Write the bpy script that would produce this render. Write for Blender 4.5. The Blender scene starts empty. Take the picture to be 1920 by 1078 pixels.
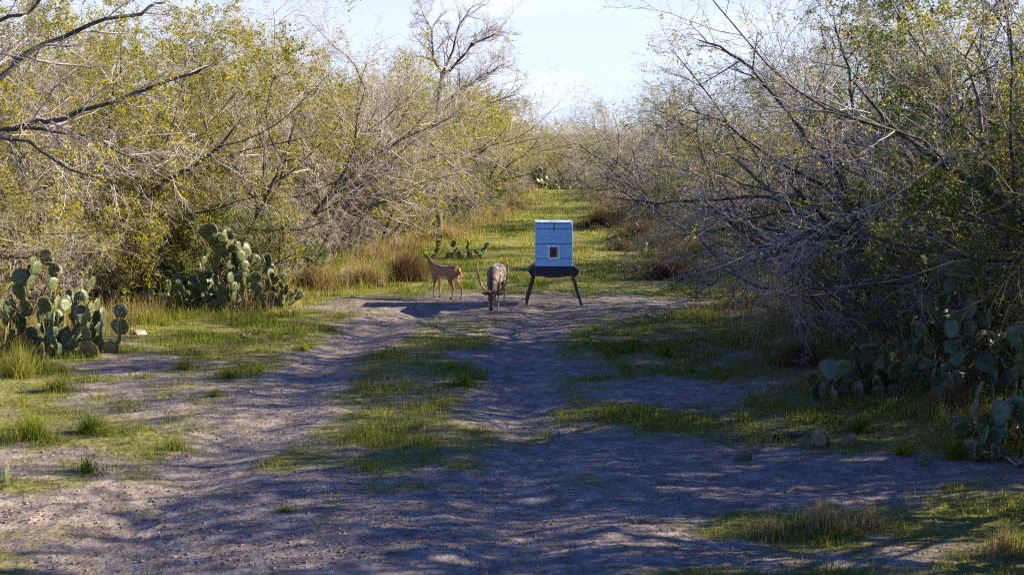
import bpy, bmesh, math, random
import numpy as np
from mathutils import Vector, Matrix

# ----------------------------------------------------------------- camera, sky, sun
S = bpy.context.scene
C = S.collection
R = math.radians
FPX, CAMH, HOR = 2430.0, 3.9, 250.0          # focal length in photo pixels, eye height, horizon row
PITCH = math.atan((539 - HOR) / FPX)
cam = bpy.data.cameras.new('camera')
cam.lens = 36.0 * FPX / 1920.0
cam.sensor_width = 36.0
cam.clip_start, cam.clip_end = 0.5, 6000
cam.dof.use_dof = True
cam.dof.focus_distance = 31.0
cam.dof.aperture_fstop = 6.0
camo = bpy.data.objects.new('camera', cam)
C.objects.link(camo)
camo.location = (0, 0, CAMH)
camo.rotation_euler = (math.pi / 2 - PITCH, 0, 0)
S.camera = camo

SUN_EL, SUN_AZ = 25.0, 80.0                  # azimuth from +Y (view direction) towards +X (right)
SUN_STRENGTH, SKY_STRENGTH, EXPOSURE = 5.0, 0.05, 1.72
w = bpy.data.worlds.new('World')
S.world = w
w.use_nodes = True
nt = w.node_tree
bg = nt.nodes['Background']
sky = nt.nodes.new('ShaderNodeTexSky')
sky.sky_type = 'NISHITA'
sky.sun_disc = False
sky.sun_elevation = R(SUN_EL)
sky.sun_rotation = R(SUN_AZ)
sky.altitude = 100
sky.air_density, sky.dust_density, sky.ozone_density = 1.0, 0.0, 2.5
tc = nt.nodes.new('ShaderNodeTexCoord')
mp = nt.nodes.new('ShaderNodeMapping')
mp.inputs['Scale'].default_value = (5, 5, 22)
nz = nt.nodes.new('ShaderNodeTexNoise')
nz.inputs['Scale'].default_value = 1.3
nz.inputs['Detail'].default_value = 7
nz.inputs['Roughness'].default_value = 0.55
rp = nt.nodes.new('ShaderNodeValToRGB')
rp.color_ramp.elements[0].position, rp.color_ramp.elements[1].position = 0.50, 0.82
mx = nt.nodes.new('ShaderNodeMix')
mx.data_type = 'RGBA'
mx.inputs[7].default_value = (9.5, 9.8, 10.2, 1)
L = nt.links.new
L(tc.outputs['Generated'], mp.inputs[0]); L(mp.outputs[0], nz.inputs['Vector']); L(nz.outputs['Fac'], rp.inputs[0])
tn_ = nt.nodes.new('ShaderNodeMix'); tn_.data_type = 'RGBA'; tn_.blend_type = 'MULTIPLY'; tn_.inputs[0].default_value = 1.0
tn_.inputs[7].default_value = (0.10, 0.50, 1.38, 1)       # daylight white balance: neutral sun, blue sky
L(sky.outputs[0], tn_.inputs[6])
cf = nt.nodes.new('ShaderNodeMath'); cf.operation = 'MULTIPLY'; cf.inputs[1].default_value = 0.35
L(rp.outputs[0], cf.inputs[0]); L(cf.outputs[0], mx.inputs[0]); sx_ = nt.nodes.new('ShaderNodeSeparateXYZ'); L(tc.outputs['Generated'], sx_.inputs[0])
hz_ = nt.nodes.new('ShaderNodeMapRange'); hz_.interpolation_type = 'SMOOTHSTEP'       # pale hazy air low over the horizon, all round
hz_.inputs['From Min'].default_value, hz_.inputs['From Max'].default_value = 0.07, 0.24
hz_.inputs['To Min'].default_value, hz_.inputs['To Max'].default_value = 0.85, 0.0
L(sx_.outputs['Z'], hz_.inputs['Value'])
vm_ = nt.nodes.new('ShaderNodeMix'); vm_.data_type = 'RGBA'; vm_.inputs[7].default_value = (6.1, 6.5, 7.5, 1)
L(hz_.outputs[0], vm_.inputs[0]); L(tn_.outputs[2], vm_.inputs[6]); L(vm_.outputs[2], mx.inputs[6]); L(mx.outputs[2], bg.inputs['Color'])
bg.inputs['Strength'].default_value = SKY_STRENGTH

sun = bpy.data.lights.new('sun', 'SUN')
sun.energy = SUN_STRENGTH
sun.angle = R(0.5)
sun.color = (1.0, 0.86, 0.66)
suno = bpy.data.objects.new('sun', sun)
C.objects.link(suno)
sd = Vector((math.cos(R(SUN_EL)) * math.sin(R(SUN_AZ)), math.cos(R(SUN_EL)) * math.cos(R(SUN_AZ)), math.sin(R(SUN_EL))))
suno.rotation_euler = sd.to_track_quat('Z', 'Y').to_euler()
suno.location = (30, 20, 30)
S.view_settings.view_transform = 'Standard'
S.view_settings.look = 'None'
S.view_settings.exposure = EXPOSURE
S.view_settings.gamma = 1.0
S.view_settings.use_curve_mapping = False
S.render.engine = 'CYCLES'
S.cycles.use_denoising = False
S.cycles.pixel_filter_type = 'BLACKMAN_HARRIS'
S.cycles.filter_width = 1.15
S.cycles.max_bounces = 6
S.cycles.transmission_bounces = 4
S.cycles.sample_clamp_indirect = 4

# ----------------------------------------------------------------- helpers
def gp(px, py):
    """ground point (x, y) seen at a photo pixel"""
    dx, dz = (px - 960) / FPX, -(py - 539) / FPX
    c, s = math.cos(PITCH), math.sin(PITCH)
    fy, fz = c + dz * s, -s + dz * c
    t = CAMH / -fz
    return dx * t, fy * t

def to_px(x, y, z=0.0):
    x, y, z = np.asarray(x, float), np.asarray(y, float), np.asarray(z, float)
    c, s = math.cos(PITCH), math.sin(PITCH)
    d = y * c - (z - CAMH) * s
    u = y * s + (z - CAMH) * c
    return 960 + FPX * x / d, 539 - FPX * u / d

def at(px, py, Y):
    """point on the view ray of a photo pixel at distance Y along +y"""
    dx, dz = (px - 960) / FPX, -(py - 539) / FPX
    c, s = math.cos(PITCH), math.sin(PITCH)
    fy, fz = c + dz * s, -s + dz * c
    return Vector((dx * Y / fy, Y, CAMH + fz * Y / fy))

_rs = np.random.RandomState(7)
_tab = _rs.rand(256, 256)
def vnoise(x, y):
    x, y = np.asarray(x, float), np.asarray(y, float)
    xi, yi = np.floor(x).astype(int), np.floor(y).astype(int)
    fx, fy = x - xi, y - yi
    fx, fy = fx * fx * (3 - 2 * fx), fy * fy * (3 - 2 * fy)
    a, b = _tab[xi & 255, yi & 255], _tab[(xi + 1) & 255, yi & 255]
    c, d = _tab[xi & 255, (yi + 1) & 255], _tab[(xi + 1) & 255, (yi + 1) & 255]
    return a + (b - a) * fx + (c - a) * fy + (a - b - c + d) * fx * fy
def fbm(x, y, o=4):
    v, a, s = 0, 0.5, 0
    for k in range(o):
        v = v + a * vnoise(x * 2 ** k + 17.3 * k, y * 2 ** k + 5.1 * k); s += a; a *= 0.5
    return v / s

def tag(o, label=None, cat=None, group=None, kind=None):
    if label: o['label'] = label
    if cat: o['category'] = cat
    if group: o['group'] = group
    if kind: o['kind'] = kind
    return o

def link(name, me, parent=None, mat=None):
    o = bpy.data.objects.new(name, me)
    C.objects.link(o)
    if parent: o.parent = parent
    if mat:
        for m in (mat if isinstance(mat, (list, tuple)) else [mat]): me.materials.append(m)
    return o

def empty(name, loc=(0, 0, 0), rz=0.0):
    o = bpy.data.objects.new(name, None)
    o.empty_display_size = 0.2
    C.objects.link(o)
    o.location = loc
    o.rotation_euler = (0, 0, rz)
    return o

def np_mesh(name, V, quads=None, tris=None, attrs=None, smooth=False, mat_idx=None):
    me = bpy.data.meshes.new(name)
    V = np.asarray(V, np.float32)
    q = np.zeros((0, 4), int) if quads is None else np.asarray(quads, int)
    t = np.zeros((0, 3), int) if tris is None else np.asarray(tris, int)
    me.vertices.add(len(V)); me.vertices.foreach_set('co', V.ravel())
    nl = q.size + t.size
    me.loops.add(nl)
    me.loops.foreach_set('vertex_index', np.concatenate([q.ravel(), t.ravel()]).astype(np.int32))
    me.polygons.add(len(q) + len(t))
    st = np.concatenate([np.arange(len(q)) * 4, q.size + np.arange(len(t)) * 3]).astype(np.int32)
    me.polygons.foreach_set('loop_start', st)
    me.polygons.foreach_set('use_smooth', np.full(len(q) + len(t), smooth))
    if mat_idx is not None: me.polygons.foreach_set('material_index', np.asarray(mat_idx, np.int32))
    for k, a in (attrs or {}).items():
        a = np.asarray(a, np.float32)
        if a.ndim == 1:
            me.attributes.new(k, 'FLOAT', 'POINT').data.foreach_set('value', a)
        else:
            if a.shape[1] == 3: a = np.hstack([a, np.ones((len(a), 1), np.float32)])
            me.attributes.new(k, 'FLOAT_COLOR', 'POINT').data.foreach_set('color', a.ravel())
    me.update(calc_edges=True)
    me.validate()
    return me

# ----------------------------------------------------------------- materials
def mat(name):
    m = bpy.data.materials.new(name)
    m.use_nodes = True
    return m, m.node_tree, m.node_tree.nodes['Principled BSDF'], m.node_tree.nodes['Material Output']
def nd(t, kind, **kw):
    n = t.nodes.new(kind)
    for k, v in kw.items():
        if k in n.inputs: n.inputs[k].default_value = v
        else: setattr(n, k, v)
    return n
def ramp(t, stops):
    r = t.nodes.new('ShaderNodeValToRGB')
    e = r.color_ramp.elements
    while len(e) < len(stops): e.new(0.5)
    for el, (p, c) in zip(e, stops):
        el.position = p; el.color = (*c, 1) if len(c) == 3 else c
    return r
def mixc(t, f, a, b, mode='MIX'):
    m = t.nodes.new('ShaderNodeMix'); m.data_type = 'RGBA'; m.blend_type = mode
    for i, v in ((0, f), (6, a), (7, b)):
        if isinstance(v, bpy.types.NodeSocket): t.links.new(v, m.inputs[i])
        elif isinstance(v, (int, float)): m.inputs[i].default_value = v
        else: m.inputs[i].default_value = (*v, 1)
    return m.outputs[2]

def leaf_mat(name, stops, transl=0.5, rough=0.7, attr='tint', spec=0.2):
    m, t, p, out = mat(name)
    a = nd(t, 'ShaderNodeAttribute', attribute_name=attr)
    oi = nd(t, 'ShaderNodeObjectInfo')
    ad = nd(t, 'ShaderNodeMath', operation='MULTIPLY_ADD'); ad.inputs[1].default_value = 0.25; 
    t.links.new(oi.outputs['Random'], ad.inputs[0]); t.links.new(a.outputs['Fac'], ad.inputs[2])
    sb = nd(t, 'ShaderNodeMath', operation='SUBTRACT'); sb.inputs[1].default_value = 0.125
    t.links.new(ad.outputs[0], sb.inputs[0])
    r = ramp(t, stops)
    t.links.new(sb.outputs[0], r.inputs[0])
    t.links.new(r.outputs[0], p.inputs['Base Color'])
    p.inputs['Roughness'].default_value = rough
    p.inputs['Specular IOR Level'].default_value = spec
    tr = nd(t, 'ShaderNodeBsdfTranslucent')
    t.links.new(r.outputs[0], tr.inputs['Color'])
    ms = nd(t, 'ShaderNodeMixShader'); ms.inputs[0].default_value = transl
    t.links.new(p.outputs[0], ms.inputs[1]); t.links.new(tr.outputs[0], ms.inputs[2])
    t.links.new(ms.outputs[0], out.inputs['Surface'])
    return m

M = {}
M['leaf_olive'] = leaf_mat('leaf_olive', [(0.0, (0.10, 0.12, 0.010)), (0.4, (0.34, 0.31, 0.012)), (0.75, (0.46, 0.41, 0.025)), (1.0, (0.50, 0.44, 0.05))], 0.6)
M['leaf_green'] = leaf_mat('leaf_green', [(0.0, (0.035, 0.075, 0.012)), (0.5, (0.085, 0.14, 0.015)), (1.0, (0.22, 0.24, 0.03))], 0.5)
M['grass'] = leaf_mat('grass_blades', [(0.0, (0.05, 0.10, 0.010)), (0.35, (0.17, 0.25, 0.014)), (0.6, (0.32, 0.32, 0.04)), (0.85, (0.46, 0.40, 0.13)), (1.0, (0.52, 0.45, 0.20))], 0.6)
M['straw'] = leaf_mat('dry_stems', [(0.0, (0.10, 0.075, 0.03)), (0.4, (0.24, 0.18, 0.07)), (0.75, (0.38, 0.29, 0.12)), (1.0, (0.48, 0.39, 0.2))], 0.4)
M['brown'] = leaf_mat('brown_stems', [(0.0, (0.075, 0.042, 0.022)), (0.5, (0.17, 0.10, 0.048)), (1.0, (0.30, 0.21, 0.09))], 0.35)

def bark_mat(name, c0, c1, c2):
    m, t, p, out = mat(name)
    tcn = nd(t, 'ShaderNodeTexCoord')
    n1 = nd(t, 'ShaderNodeTexNoise', Scale=6.0, Detail=5.0)
    n2 = nd(t, 'ShaderNodeTexNoise', Scale=45.0, Detail=3.0)
    t.links.new(tcn.outputs['Object'], n1.inputs['Vector']); t.links.new(tcn.outputs['Object'], n2.inputs['Vector'])
    r = ramp(t, [(0.3, c0), (0.5, c1), (0.72, c2)])
    t.links.new(n1.outputs['Fac'], r.inputs[0])
    col = mixc(t, n2.outputs['Fac'], r.outputs[0], (0.5, 0.5, 0.5), 'OVERLAY')
    t.links.new(col, p.inputs['Base Color'])
    p.inputs['Roughness'].default_value = 0.85
    b = nd(t, 'ShaderNodeBump', Strength=0.6, Distance=0.02)
    t.links.new(n2.outputs['Fac'], b.inputs['Height']); t.links.new(b.outputs[0], p.inputs['Normal'])
    return m
M['bark'] = bark_mat('bark', (0.030, 0.025, 0.022), (0.075, 0.065, 0.056), (0.17, 0.15, 0.135))
M['twig'] = bark_mat('twig', (0.19, 0.155, 0.145), (0.40, 0.345, 0.33), (0.62, 0.56, 0.53))
M['twig_shaded'] = bark_mat('twig_shaded', (0.065, 0.056, 0.05), (0.145, 0.13, 0.12), (0.28, 0.255, 0.235))  # twig colour darkened to stand for the shade inside the right thicket
M['twig_olive'] = bark_mat('twig_olive', (0.10, 0.09, 0.04), (0.21, 0.19, 0.10), (0.34, 0.30, 0.19))
M['deadwood'] = bark_mat('deadwood', (0.20, 0.17, 0.15), (0.38, 0.34, 0.31), (0.55, 0.50, 0.46))

# ground
m, t, p, out = mat('ground_soil'); M['ground'] = m
geo = nd(t, 'ShaderNodeNewGeometry')
ab = nd(t, 'ShaderNodeAttribute', attribute_name='bare')
n1 = nd(t, 'ShaderNodeTexNoise', Scale=0.9, Detail=6.0, Roughness=0.6)
n2 = nd(t, 'ShaderNodeTexNoise', Scale=14.0, Detail=6.0, Roughness=0.65)
n3 = nd(t, 'ShaderNodeTexNoise', Scale=3.2, Detail=5.0, Roughness=0.7)
vo = nd(t, 'ShaderNodeTexVoronoi', Scale=26.0, Randomness=1.0)
vc = nd(t, 'ShaderNodeTexVoronoi', Scale=11.0, Randomness=1.0)
for n in (n1, n2, n3, vo, vc): t.links.new(geo.outputs['Position'], n.inputs['Vector'])
rd = ramp(t, [(0.28, (0.11, 0.092, 0.08)), (0.48, (0.22, 0.185, 0.152)), (0.72, (0.40, 0.345, 0.29))])
t.links.new(n3.outputs['Fac'], rd.inputs[0])
d1 = mixc(t, n2.outputs['Fac'], rd.outputs[0], (0.5, 0.5, 0.5), 'SOFT_LIGHT')
sp = ramp(t, [(0.05, (1, 1, 1)), (0.12, (0, 0, 0))]); t.links.new(vo.outputs['Distance'], sp.inputs[0])
gate = ramp(t, [(0.5, (0, 0, 0)), (0.62, (1, 1, 1))]); t.links.new(n1.outputs['Fac'], gate.inputs[0])
mg = nd(t, 'ShaderNodeMath', operation='MULTIPLY'); t.links.new(sp.outputs[0], mg.inputs[0]); t.links.new(gate.outputs[0], mg.inputs[1])
d2 = mixc(t, mg.outputs[0], d1, (0.10, 0.045, 0.025))
rg = ramp(t, [(0.3, (0.06, 0.065, 0.018)), (0.5, (0.17, 0.17, 0.045)), (0.7, (0.30, 0.28, 0.10))])
t.links.new(n2.outputs['Fac'], rg.inputs[0])
sumb = nd(t, 'ShaderNodeMath', operation='MULTIPLY_ADD'); sumb.inputs[1].default_value = 0.5
t.links.new(n2.outputs['Fac'], sumb.inputs[0]); t.links.new(ab.outputs['Fac'], sumb.inputs[2])
rb = ramp(t, [(0.42, (0, 0, 0)), (0.95, (1, 1, 1))]); t.links.new(sumb.outputs[0], rb.inputs[0])
col = mixc(t, rb.outputs[0], rg.outputs[0], d2)
t.links.new(col, p.inputs['Base Color'])
p.inputs['Roughness'].default_value = 0.95
p.inputs['Specular IOR Level'].default_value = 0.15
hs = nd(t, 'ShaderNodeMath', operation='MULTIPLY_ADD'); hs.inputs[1].default_value = 0.5
t.links.new(vc.outputs['Distance'], hs.inputs[0]); t.links.new(n2.outputs['Fac'], hs.inputs[2])
b = nd(t, 'ShaderNodeBump', Strength=0.6, Distance=0.035)
t.links.new(hs.outputs[0], b.inputs['Height']); t.links.new(b.outputs[0], p.inputs['Normal'])

def plain(name, c, rough=0.7, metal=0.0, c2=None, scale=8.0, bump=0.0, lo=0.45, hi=0.6):
    m, t, p, out = mat(name)
    p.inputs['Roughness'].default_value = rough; p.inputs['Metallic'].default_value = metal
    if c2:
        tcn = nd(t, 'ShaderNodeTexCoord'); n = nd(t, 'ShaderNodeTexNoise', Scale=scale, Detail=6.0, Roughness=0.65)
        t.links.new(tcn.outputs['Object'], n.inputs['Vector'])
        r = ramp(t, [(lo, c), (hi, c2)]); t.links.new(n.outputs['Fac'], r.inputs[0]); t.links.new(r.outputs[0], p.inputs['Base Color'])
        if bump:
            b = nd(t, 'ShaderNodeBump', Strength=bump, Distance=0.02); t.links.new(n.outputs['Fac'], b.inputs['Height']); t.links.new(b.outputs[0], p.inputs['Normal'])
    else: p.inputs['Base Color'].default_value = (*c, 1)
    return m
M['pad'] = plain('cactus_skin', (0.036, 0.066, 0.024), 0.45, 0, (0.13, 0.175, 0.085), 9.0, 0.3, 0.38, 0.68)
M['pad_old'] = plain('cactus_old_skin', (0.16, 0.13, 0.06), 0.8, 0, (0.30, 0.24, 0.13), 11.0, 0.5)
M['spine'] = leaf_mat('cactus_spines', [(0.0, (0.55, 0.42, 0.12)), (1.0, (0.75, 0.62, 0.28))], 0.5)
M['rust'] = plain('rusty_iron', (0.22, 0.07, 0.03), 0.85, 0.2, (0.36, 0.14, 0.05), 25.0, 0.4)
M['stone'] = plain('stone', (0.36, 0.28, 0.22), 0.9, 0, (0.52, 0.42, 0.34), 14.0, 0.6)
M['clod'] = plain('soil_clod', (0.20, 0.145, 0.12), 0.95, 0, (0.36, 0.28, 0.24), 10.0, 0.5)
M['corn'] = plain('corn', (0.62, 0.36, 0.05), 0.5, 0, (0.72, 0.48, 0.10), 3.0)
M['litter'] = leaf_mat('leaf_litter', [(0.0, (0.07, 0.035, 0.02)), (0.5, (0.20, 0.10, 0.05)), (1.0, (0.42, 0.30, 0.16))], 0.2)
# fur: colour painted per vertex in the mesh (it is the coat's own pattern)
m, t, p, out = mat('deer_fur'); M['fur'] = m
a = nd(t, 'ShaderNodeAttribute', attribute_name='coat')
tcn = nd(t, 'ShaderNodeTexCoord'); n = nd(t, 'ShaderNodeTexNoise', Scale=70.0, Detail=3.0)
t.links.new(tcn.outputs['Object'], n.inputs['Vector'])
t.links.new(mixc(t, 0.5, a.outputs['Color'], n.outputs['Fac'], 'OVERLAY'), p.inputs['Base Color'])
p.inputs['Roughness'].default_value = 0.75; p.inputs['Specular IOR Level'].default_value = 0.25
p.inputs['Sheen Weight'].default_value = 0.35; p.inputs['Sheen Roughness'].default_value = 0.4
b = nd(t, 'ShaderNodeBump', Strength=0.25, Distance=0.01); t.links.new(n.outputs['Fac'], b.inputs['Height']); t.links.new(b.outputs[0], p.inputs['Normal'])
M['antler'] = plain('antler', (0.12, 0.075, 0.045), 0.6, 0, (0.28, 0.19, 0.12), 14.0, 0.5)
M['black'] = plain('black_eye', (0.01, 0.008, 0.007), 0.15)
# feeder
m, t, p, out = mat('painted_sheet_metal'); M['sheet'] = m
tcn = nd(t, 'ShaderNodeTexCoord')
n1 = nd(t, 'ShaderNodeTexNoise', Scale=5.0, Detail=8.0, Roughness=0.7); n2 = nd(t, 'ShaderNodeTexNoise', Scale=60.0, Detail=4.0)
mpn = nd(t, 'ShaderNodeMapping'); mpn.inputs['Scale'].default_value = (9, 9, 0.8)
n3 = nd(t, 'ShaderNodeTexNoise', Scale=2.0, Detail=6.0)
t.links.new(tcn.outputs['Object'], n1.inputs['Vector']); t.links.new(tcn.outputs['Object'], n2.inputs['Vector'])
t.links.new(tcn.outputs['Object'], mpn.inputs[0]); t.links.new(mpn.outputs[0], n3.inputs['Vector'])
r = ramp(t, [(0.25, (0.24, 0.55, 0.82)), (0.5, (0.33, 0.68, 0.93)), (0.75, (0.45, 0.76, 0.95))]); t.links.new(n3.outputs['Fac'], r.inputs[0])
rr = ramp(t, [(0.62, (0, 0, 0)), (0.76, (0.55, 0.55, 0.55))]); t.links.new(n1.outputs['Fac'], rr.inputs[0])
c = mixc(t, rr.outputs[0], r.outputs[0], (0.20, 0.13, 0.09))
c = mixc(t, 0.35, c, n2.outputs['Fac'], 'OVERLAY')
t.links.new(c, p.inputs['Base Color']); p.inputs['Roughness'].default_value = 0.45
M['dark_metal'] = plain('dark_metal', (0.035, 0.036, 0.042), 0.6, 0.4, (0.12, 0.05, 0.03), 7.0, 0.3, 0.58, 0.75)
M['leg_metal'] = plain('leg_metal', (0.040, 0.046, 0.06), 0.55, 0.4, (0.075, 0.08, 0.095), 9.0, 0.2)
M['lid'] = plain('weathered_lid', (0.40, 0.52, 0.62), 0.5, 0, (0.55, 0.66, 0.74), 6.0)
M['frame_white'] = plain('window_frame_paint', (0.92, 0.96, 0.98), 0.35)
M['pane'] = plain('dusty_pane', (0.035, 0.042, 0.05), 0.25, 0, (0.08, 0.085, 0.08), 9.0)
M['dark'] = plain('dark_gap', (0.012, 0.012, 0.014), 0.9)

# ----------------------------------------------------------------- ground layout
def poly_dist(x, y, pts):
    d = np.full(np.shape(x), 1e9)
    for (ax, ay), (bx, by) in zip(pts[:-1], pts[1:]):
        vx, vy = bx - ax, by - ay
        tt = np.clip(((x - ax) * vx + (y - ay) * vy) / (vx * vx + vy * vy), 0, 1)
        d = np.minimum(d, np.hypot(x - ax - tt * vx, y - ay - tt * vy))
    return d
RUT_L = [gp(*q) for q in ((100, 1150), (250, 1000), (400, 870), (520, 780), (590, 705), (650, 650), (740, 600), (860, 580))]
RUT_R = [gp(*q) for q in ((1000, 1150), (985, 1000), (985, 860), (975, 760), (965, 690), (985, 640), (1010, 600), (1040, 580))]
BARE = [(960, 580, 330, 26, 1.0), (640, 1010, 760, 130, 0.95), (1500, 905, 470, 60, 0.95), (1240, 742, 190, 26, 0.9), (60, 880, 190, 45, 0.85),
        (150, 965, 260, 60, 0.9), (330, 745, 190, 45, 0.5), (1000, 690, 140, 90, 0.35), (230, 690, 150, 20, 0.6), (1350, 1040, 600, 45, 0.75),
        (640, 665, 80, 22, 0.5), (1700, 1040, 300, 40, 0.55), (1150, 860, 260, 50, 0.7), (1180, 568, 170, 12, 0.8)]
GRASSY = [(850, 715, 110, 28, 0.8), (850, 640, 130, 26, 0.45), (760, 850, 210, 60, 0.6), (1230, 790, 260, 32, 0.75), (1250, 660, 180, 60, 0.7),
          (330, 830, 130, 38, 0.7), (100, 800, 160, 45, 1.0), (1500, 1000, 170, 42, 0.75), (540, 970, 40, 10, 0.9), (1470, 790, 240, 40, 0.8), (60, 1000, 120, 30, 0.4)]
def ell(lst, x, y):
    v = np.zeros(np.shape(x))
    for cx, cy, rx, ry, a in lst:
        X, Y = gp(cx, cy)
        x1, _ = gp(cx + rx, cy)
        _, y0 = gp(cx, cy + ry); _, y1 = gp(cx, cy - ry)
        hx, hy = x1 - X, (y1 - y0) / 2
        r = np.hypot((x - X) / hx, (y - (y0 + y1) / 2) / hy)
        v = np.maximum(v, a * np.clip(1.7 - 1.4 * r, 0, 1))
    return v
def bare_f(x, y):
    n = fbm(x * 0.8, y * 0.8, 4) - 0.5
    n2 = fbm(x * 3.1 + 40, y * 3.1, 3) - 0.5
    v = ell(BARE, x, y)
    fade = np.clip((33 - y) / 4, 0, 1)
    v = np.maximum(v, np.clip(1.5 - poly_dist(x, y, RUT_L) / 0.62, 0, 1) * 0.95 * fade)
    v = np.maximum(v, np.clip(1.5 - poly_dist(x, y, RUT_R) / 0.7, 0, 1) * 0.9 * fade)
    v = v * (1 - 0.8 * ell(GRASSY, x, y))
    k = 1 - 0.75 * np.clip((y - 31) / 4, 0, 1)
    return np.clip(v + (n * 1.5 + n2 * 0.9 + 0.10) * k, 0, 1)
def height(x, y):
    near = np.clip((110 - y) / 60, 0, 1) * np.clip(y / 8, 0, 1)
    h = 0.22 * (fbm(x * 0.16 + 3, y * 0.16, 3) - 0.5) + 0.07 * (fbm(x * 0.7, y * 0.7, 3) - 0.5) + 0.038 * (fbm(x * 3.1, y * 4.5, 3) - 0.5)
    churn = ell([(150, 965, 300, 70, 1.0), (500, 760, 200, 60, 0.5)], x, y)
    h = h + (0.024 + 0.04 * churn) * (fbm(x * 9, y * 9, 2) - 0.5)
    f = np.clip((36 - y) / 6, 0, 1)
    h = h - 0.08 * np.exp(-(poly_dist(x, y, RUT_L) / 0.5) ** 2) * f - 0.07 * np.exp(-(poly_dist(x, y, RUT_R) / 0.55) ** 2) * f
    h = h + 0.35 * np.clip((x - 4.5) / 6, 0, 1) * near + 0.25 * np.clip((-7 - x) / 6, 0, 1) * near
    return h * np.clip(near + 0.2, 0, 1) + 0.02
def gz(x, y): return float(height(np.array([x]), np.array([y]))[0])
def gp3(px, py):
    x, y = gp(px, py); return Vector((x, y, gz(x, y)))
def ppm(Y): return FPX / Y / math.cos(PITCH)

ys = list(np.linspace(-1500, -60, 6)) + list(np.linspace(-50, 6, 20)) + [7, 8]
y = 8.6
while y < 70: ys.append(y); y *= 1.0052
while y < 4000: ys.append(y); y *= 1.06
ys = np.array(ys)
s = np.linspace(-1, 1, 261)
hw = np.maximum(7, 0.46 * ys + 2.5)
side = np.cumsum(1.6 ** np.arange(14)); side = side / side[-1]
X = np.hstack([-(hw[:, None] + side[::-1][None] * 3000), s[None] * hw[:, None], hw[:, None] + side[None] * 3000])
Y = np.repeat(ys[:, None], X.shape[1], 1)
Z = height(X, Y)
nr, nc = X.shape
idx = np.arange(nr * nc).reshape(nr, nc)
quads = np.stack([idx[:-1, :-1], idx[:-1, 1:], idx[1:, 1:], idx[1:, :-1]], -1).reshape(-1, 4)
gm = np_mesh('ground', np.stack([X, Y, Z], -1).reshape(-1, 3), quads, attrs={'bare': bare_f(X, Y).ravel()}, smooth=True)
tag(link('ground', gm, mat=M['ground']), kind='structure')

# ----------------------------------------------------------------- woody plants
def vunit(v):
    l = math.sqrt(v[0] * v[0] + v[1] * v[1] + v[2] * v[2]) or 1e-9
    return (v[0] / l, v[1] / l, v[2] / l)
def spread(rng, d, ang):
    """unit vector at angle ang from d, random roll"""
    u = (-d[1], d[0], 0) if abs(d[2]) < 0.95 else (1, 0, 0)
    u = vunit(u); v = (d[1] * u[2] - d[2] * u[1], d[2] * u[0] - d[0] * u[2], d[0] * u[1] - d[1] * u[0])
    a = rng.uniform(0, 6.283); ca, sa = math.cos(a) * math.sin(ang), math.sin(a) * math.sin(ang); c = math.cos(ang)
    return vunit((d[0] * c + u[0] * ca + v[0] * sa, d[1] * c + u[1] * ca + v[1] * sa, d[2] * c + u[2] * ca + v[2] * sa))

def grow(rng, p, d, length, r, lev, P, out, pts=None):
    """one branch as a polyline, then its children; out[level] collects (points, radii)"""
    n = P['seg'][lev]
    if pts is None:
        pts = [p]; step = length / n; tr = P['trop'][lev]; cr = P['crook'][lev]
        for k in range(n):
            d = vunit((d[0] + rng.gauss(0, cr) + P['lean'][0] * 0.05, d[1] + rng.gauss(0, cr) + P['lean'][1] * 0.05, d[2] + rng.gauss(0, cr) * 0.8 + tr))
            p = (p[0] + d[0] * step, p[1] + d[1] * step, max(0.03, p[2] + d[2] * step))
            pts.append(p)
    else:
        n = len(pts) - 1
        length = sum(math.dist(a, b) for a, b in zip(pts[:-1], pts[1:]))
    rad = [r * (1 - 0.62 * k / n) for k in range(n + 1)]
    rad[-1] = r * (0.3 if lev >= 3 else 0.1)
    out.setdefault((lev, n), []).append((pts, rad))
    if lev + 1 >= len(P['seg']): return
    nchild = P['kids'][lev]
    nchild = max(1, int(nchild * rng.uniform(0.75, 1.25) + 0.5))
    for i in range(nchild):
        tt = P['t0'][lev] + (1 - P['t0'][lev]) * (i + rng.random()) / nchild
        k = min(n - 1, int(tt * n)); f = tt * n - k
        a, b = pts[k], pts[k + 1]
        q = tuple(a[j] + (b[j] - a[j]) * f for j in range(3))
        dd = vunit(tuple(b[j] - a[j] for j in range(3)))
        ang = R(rng.uniform(*P['ang'][lev]))
        cl = P['len'][lev + 1] * rng.uniform(0.6, 1.25) * (1.0 - 0.35 * tt)
        grow(rng, q, spread(rng, dd, ang), cl, max(P['rmin'], rad[k] * P['rr'] * rng.uniform(0.75, 1.1)), lev + 1, P, out)

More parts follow.
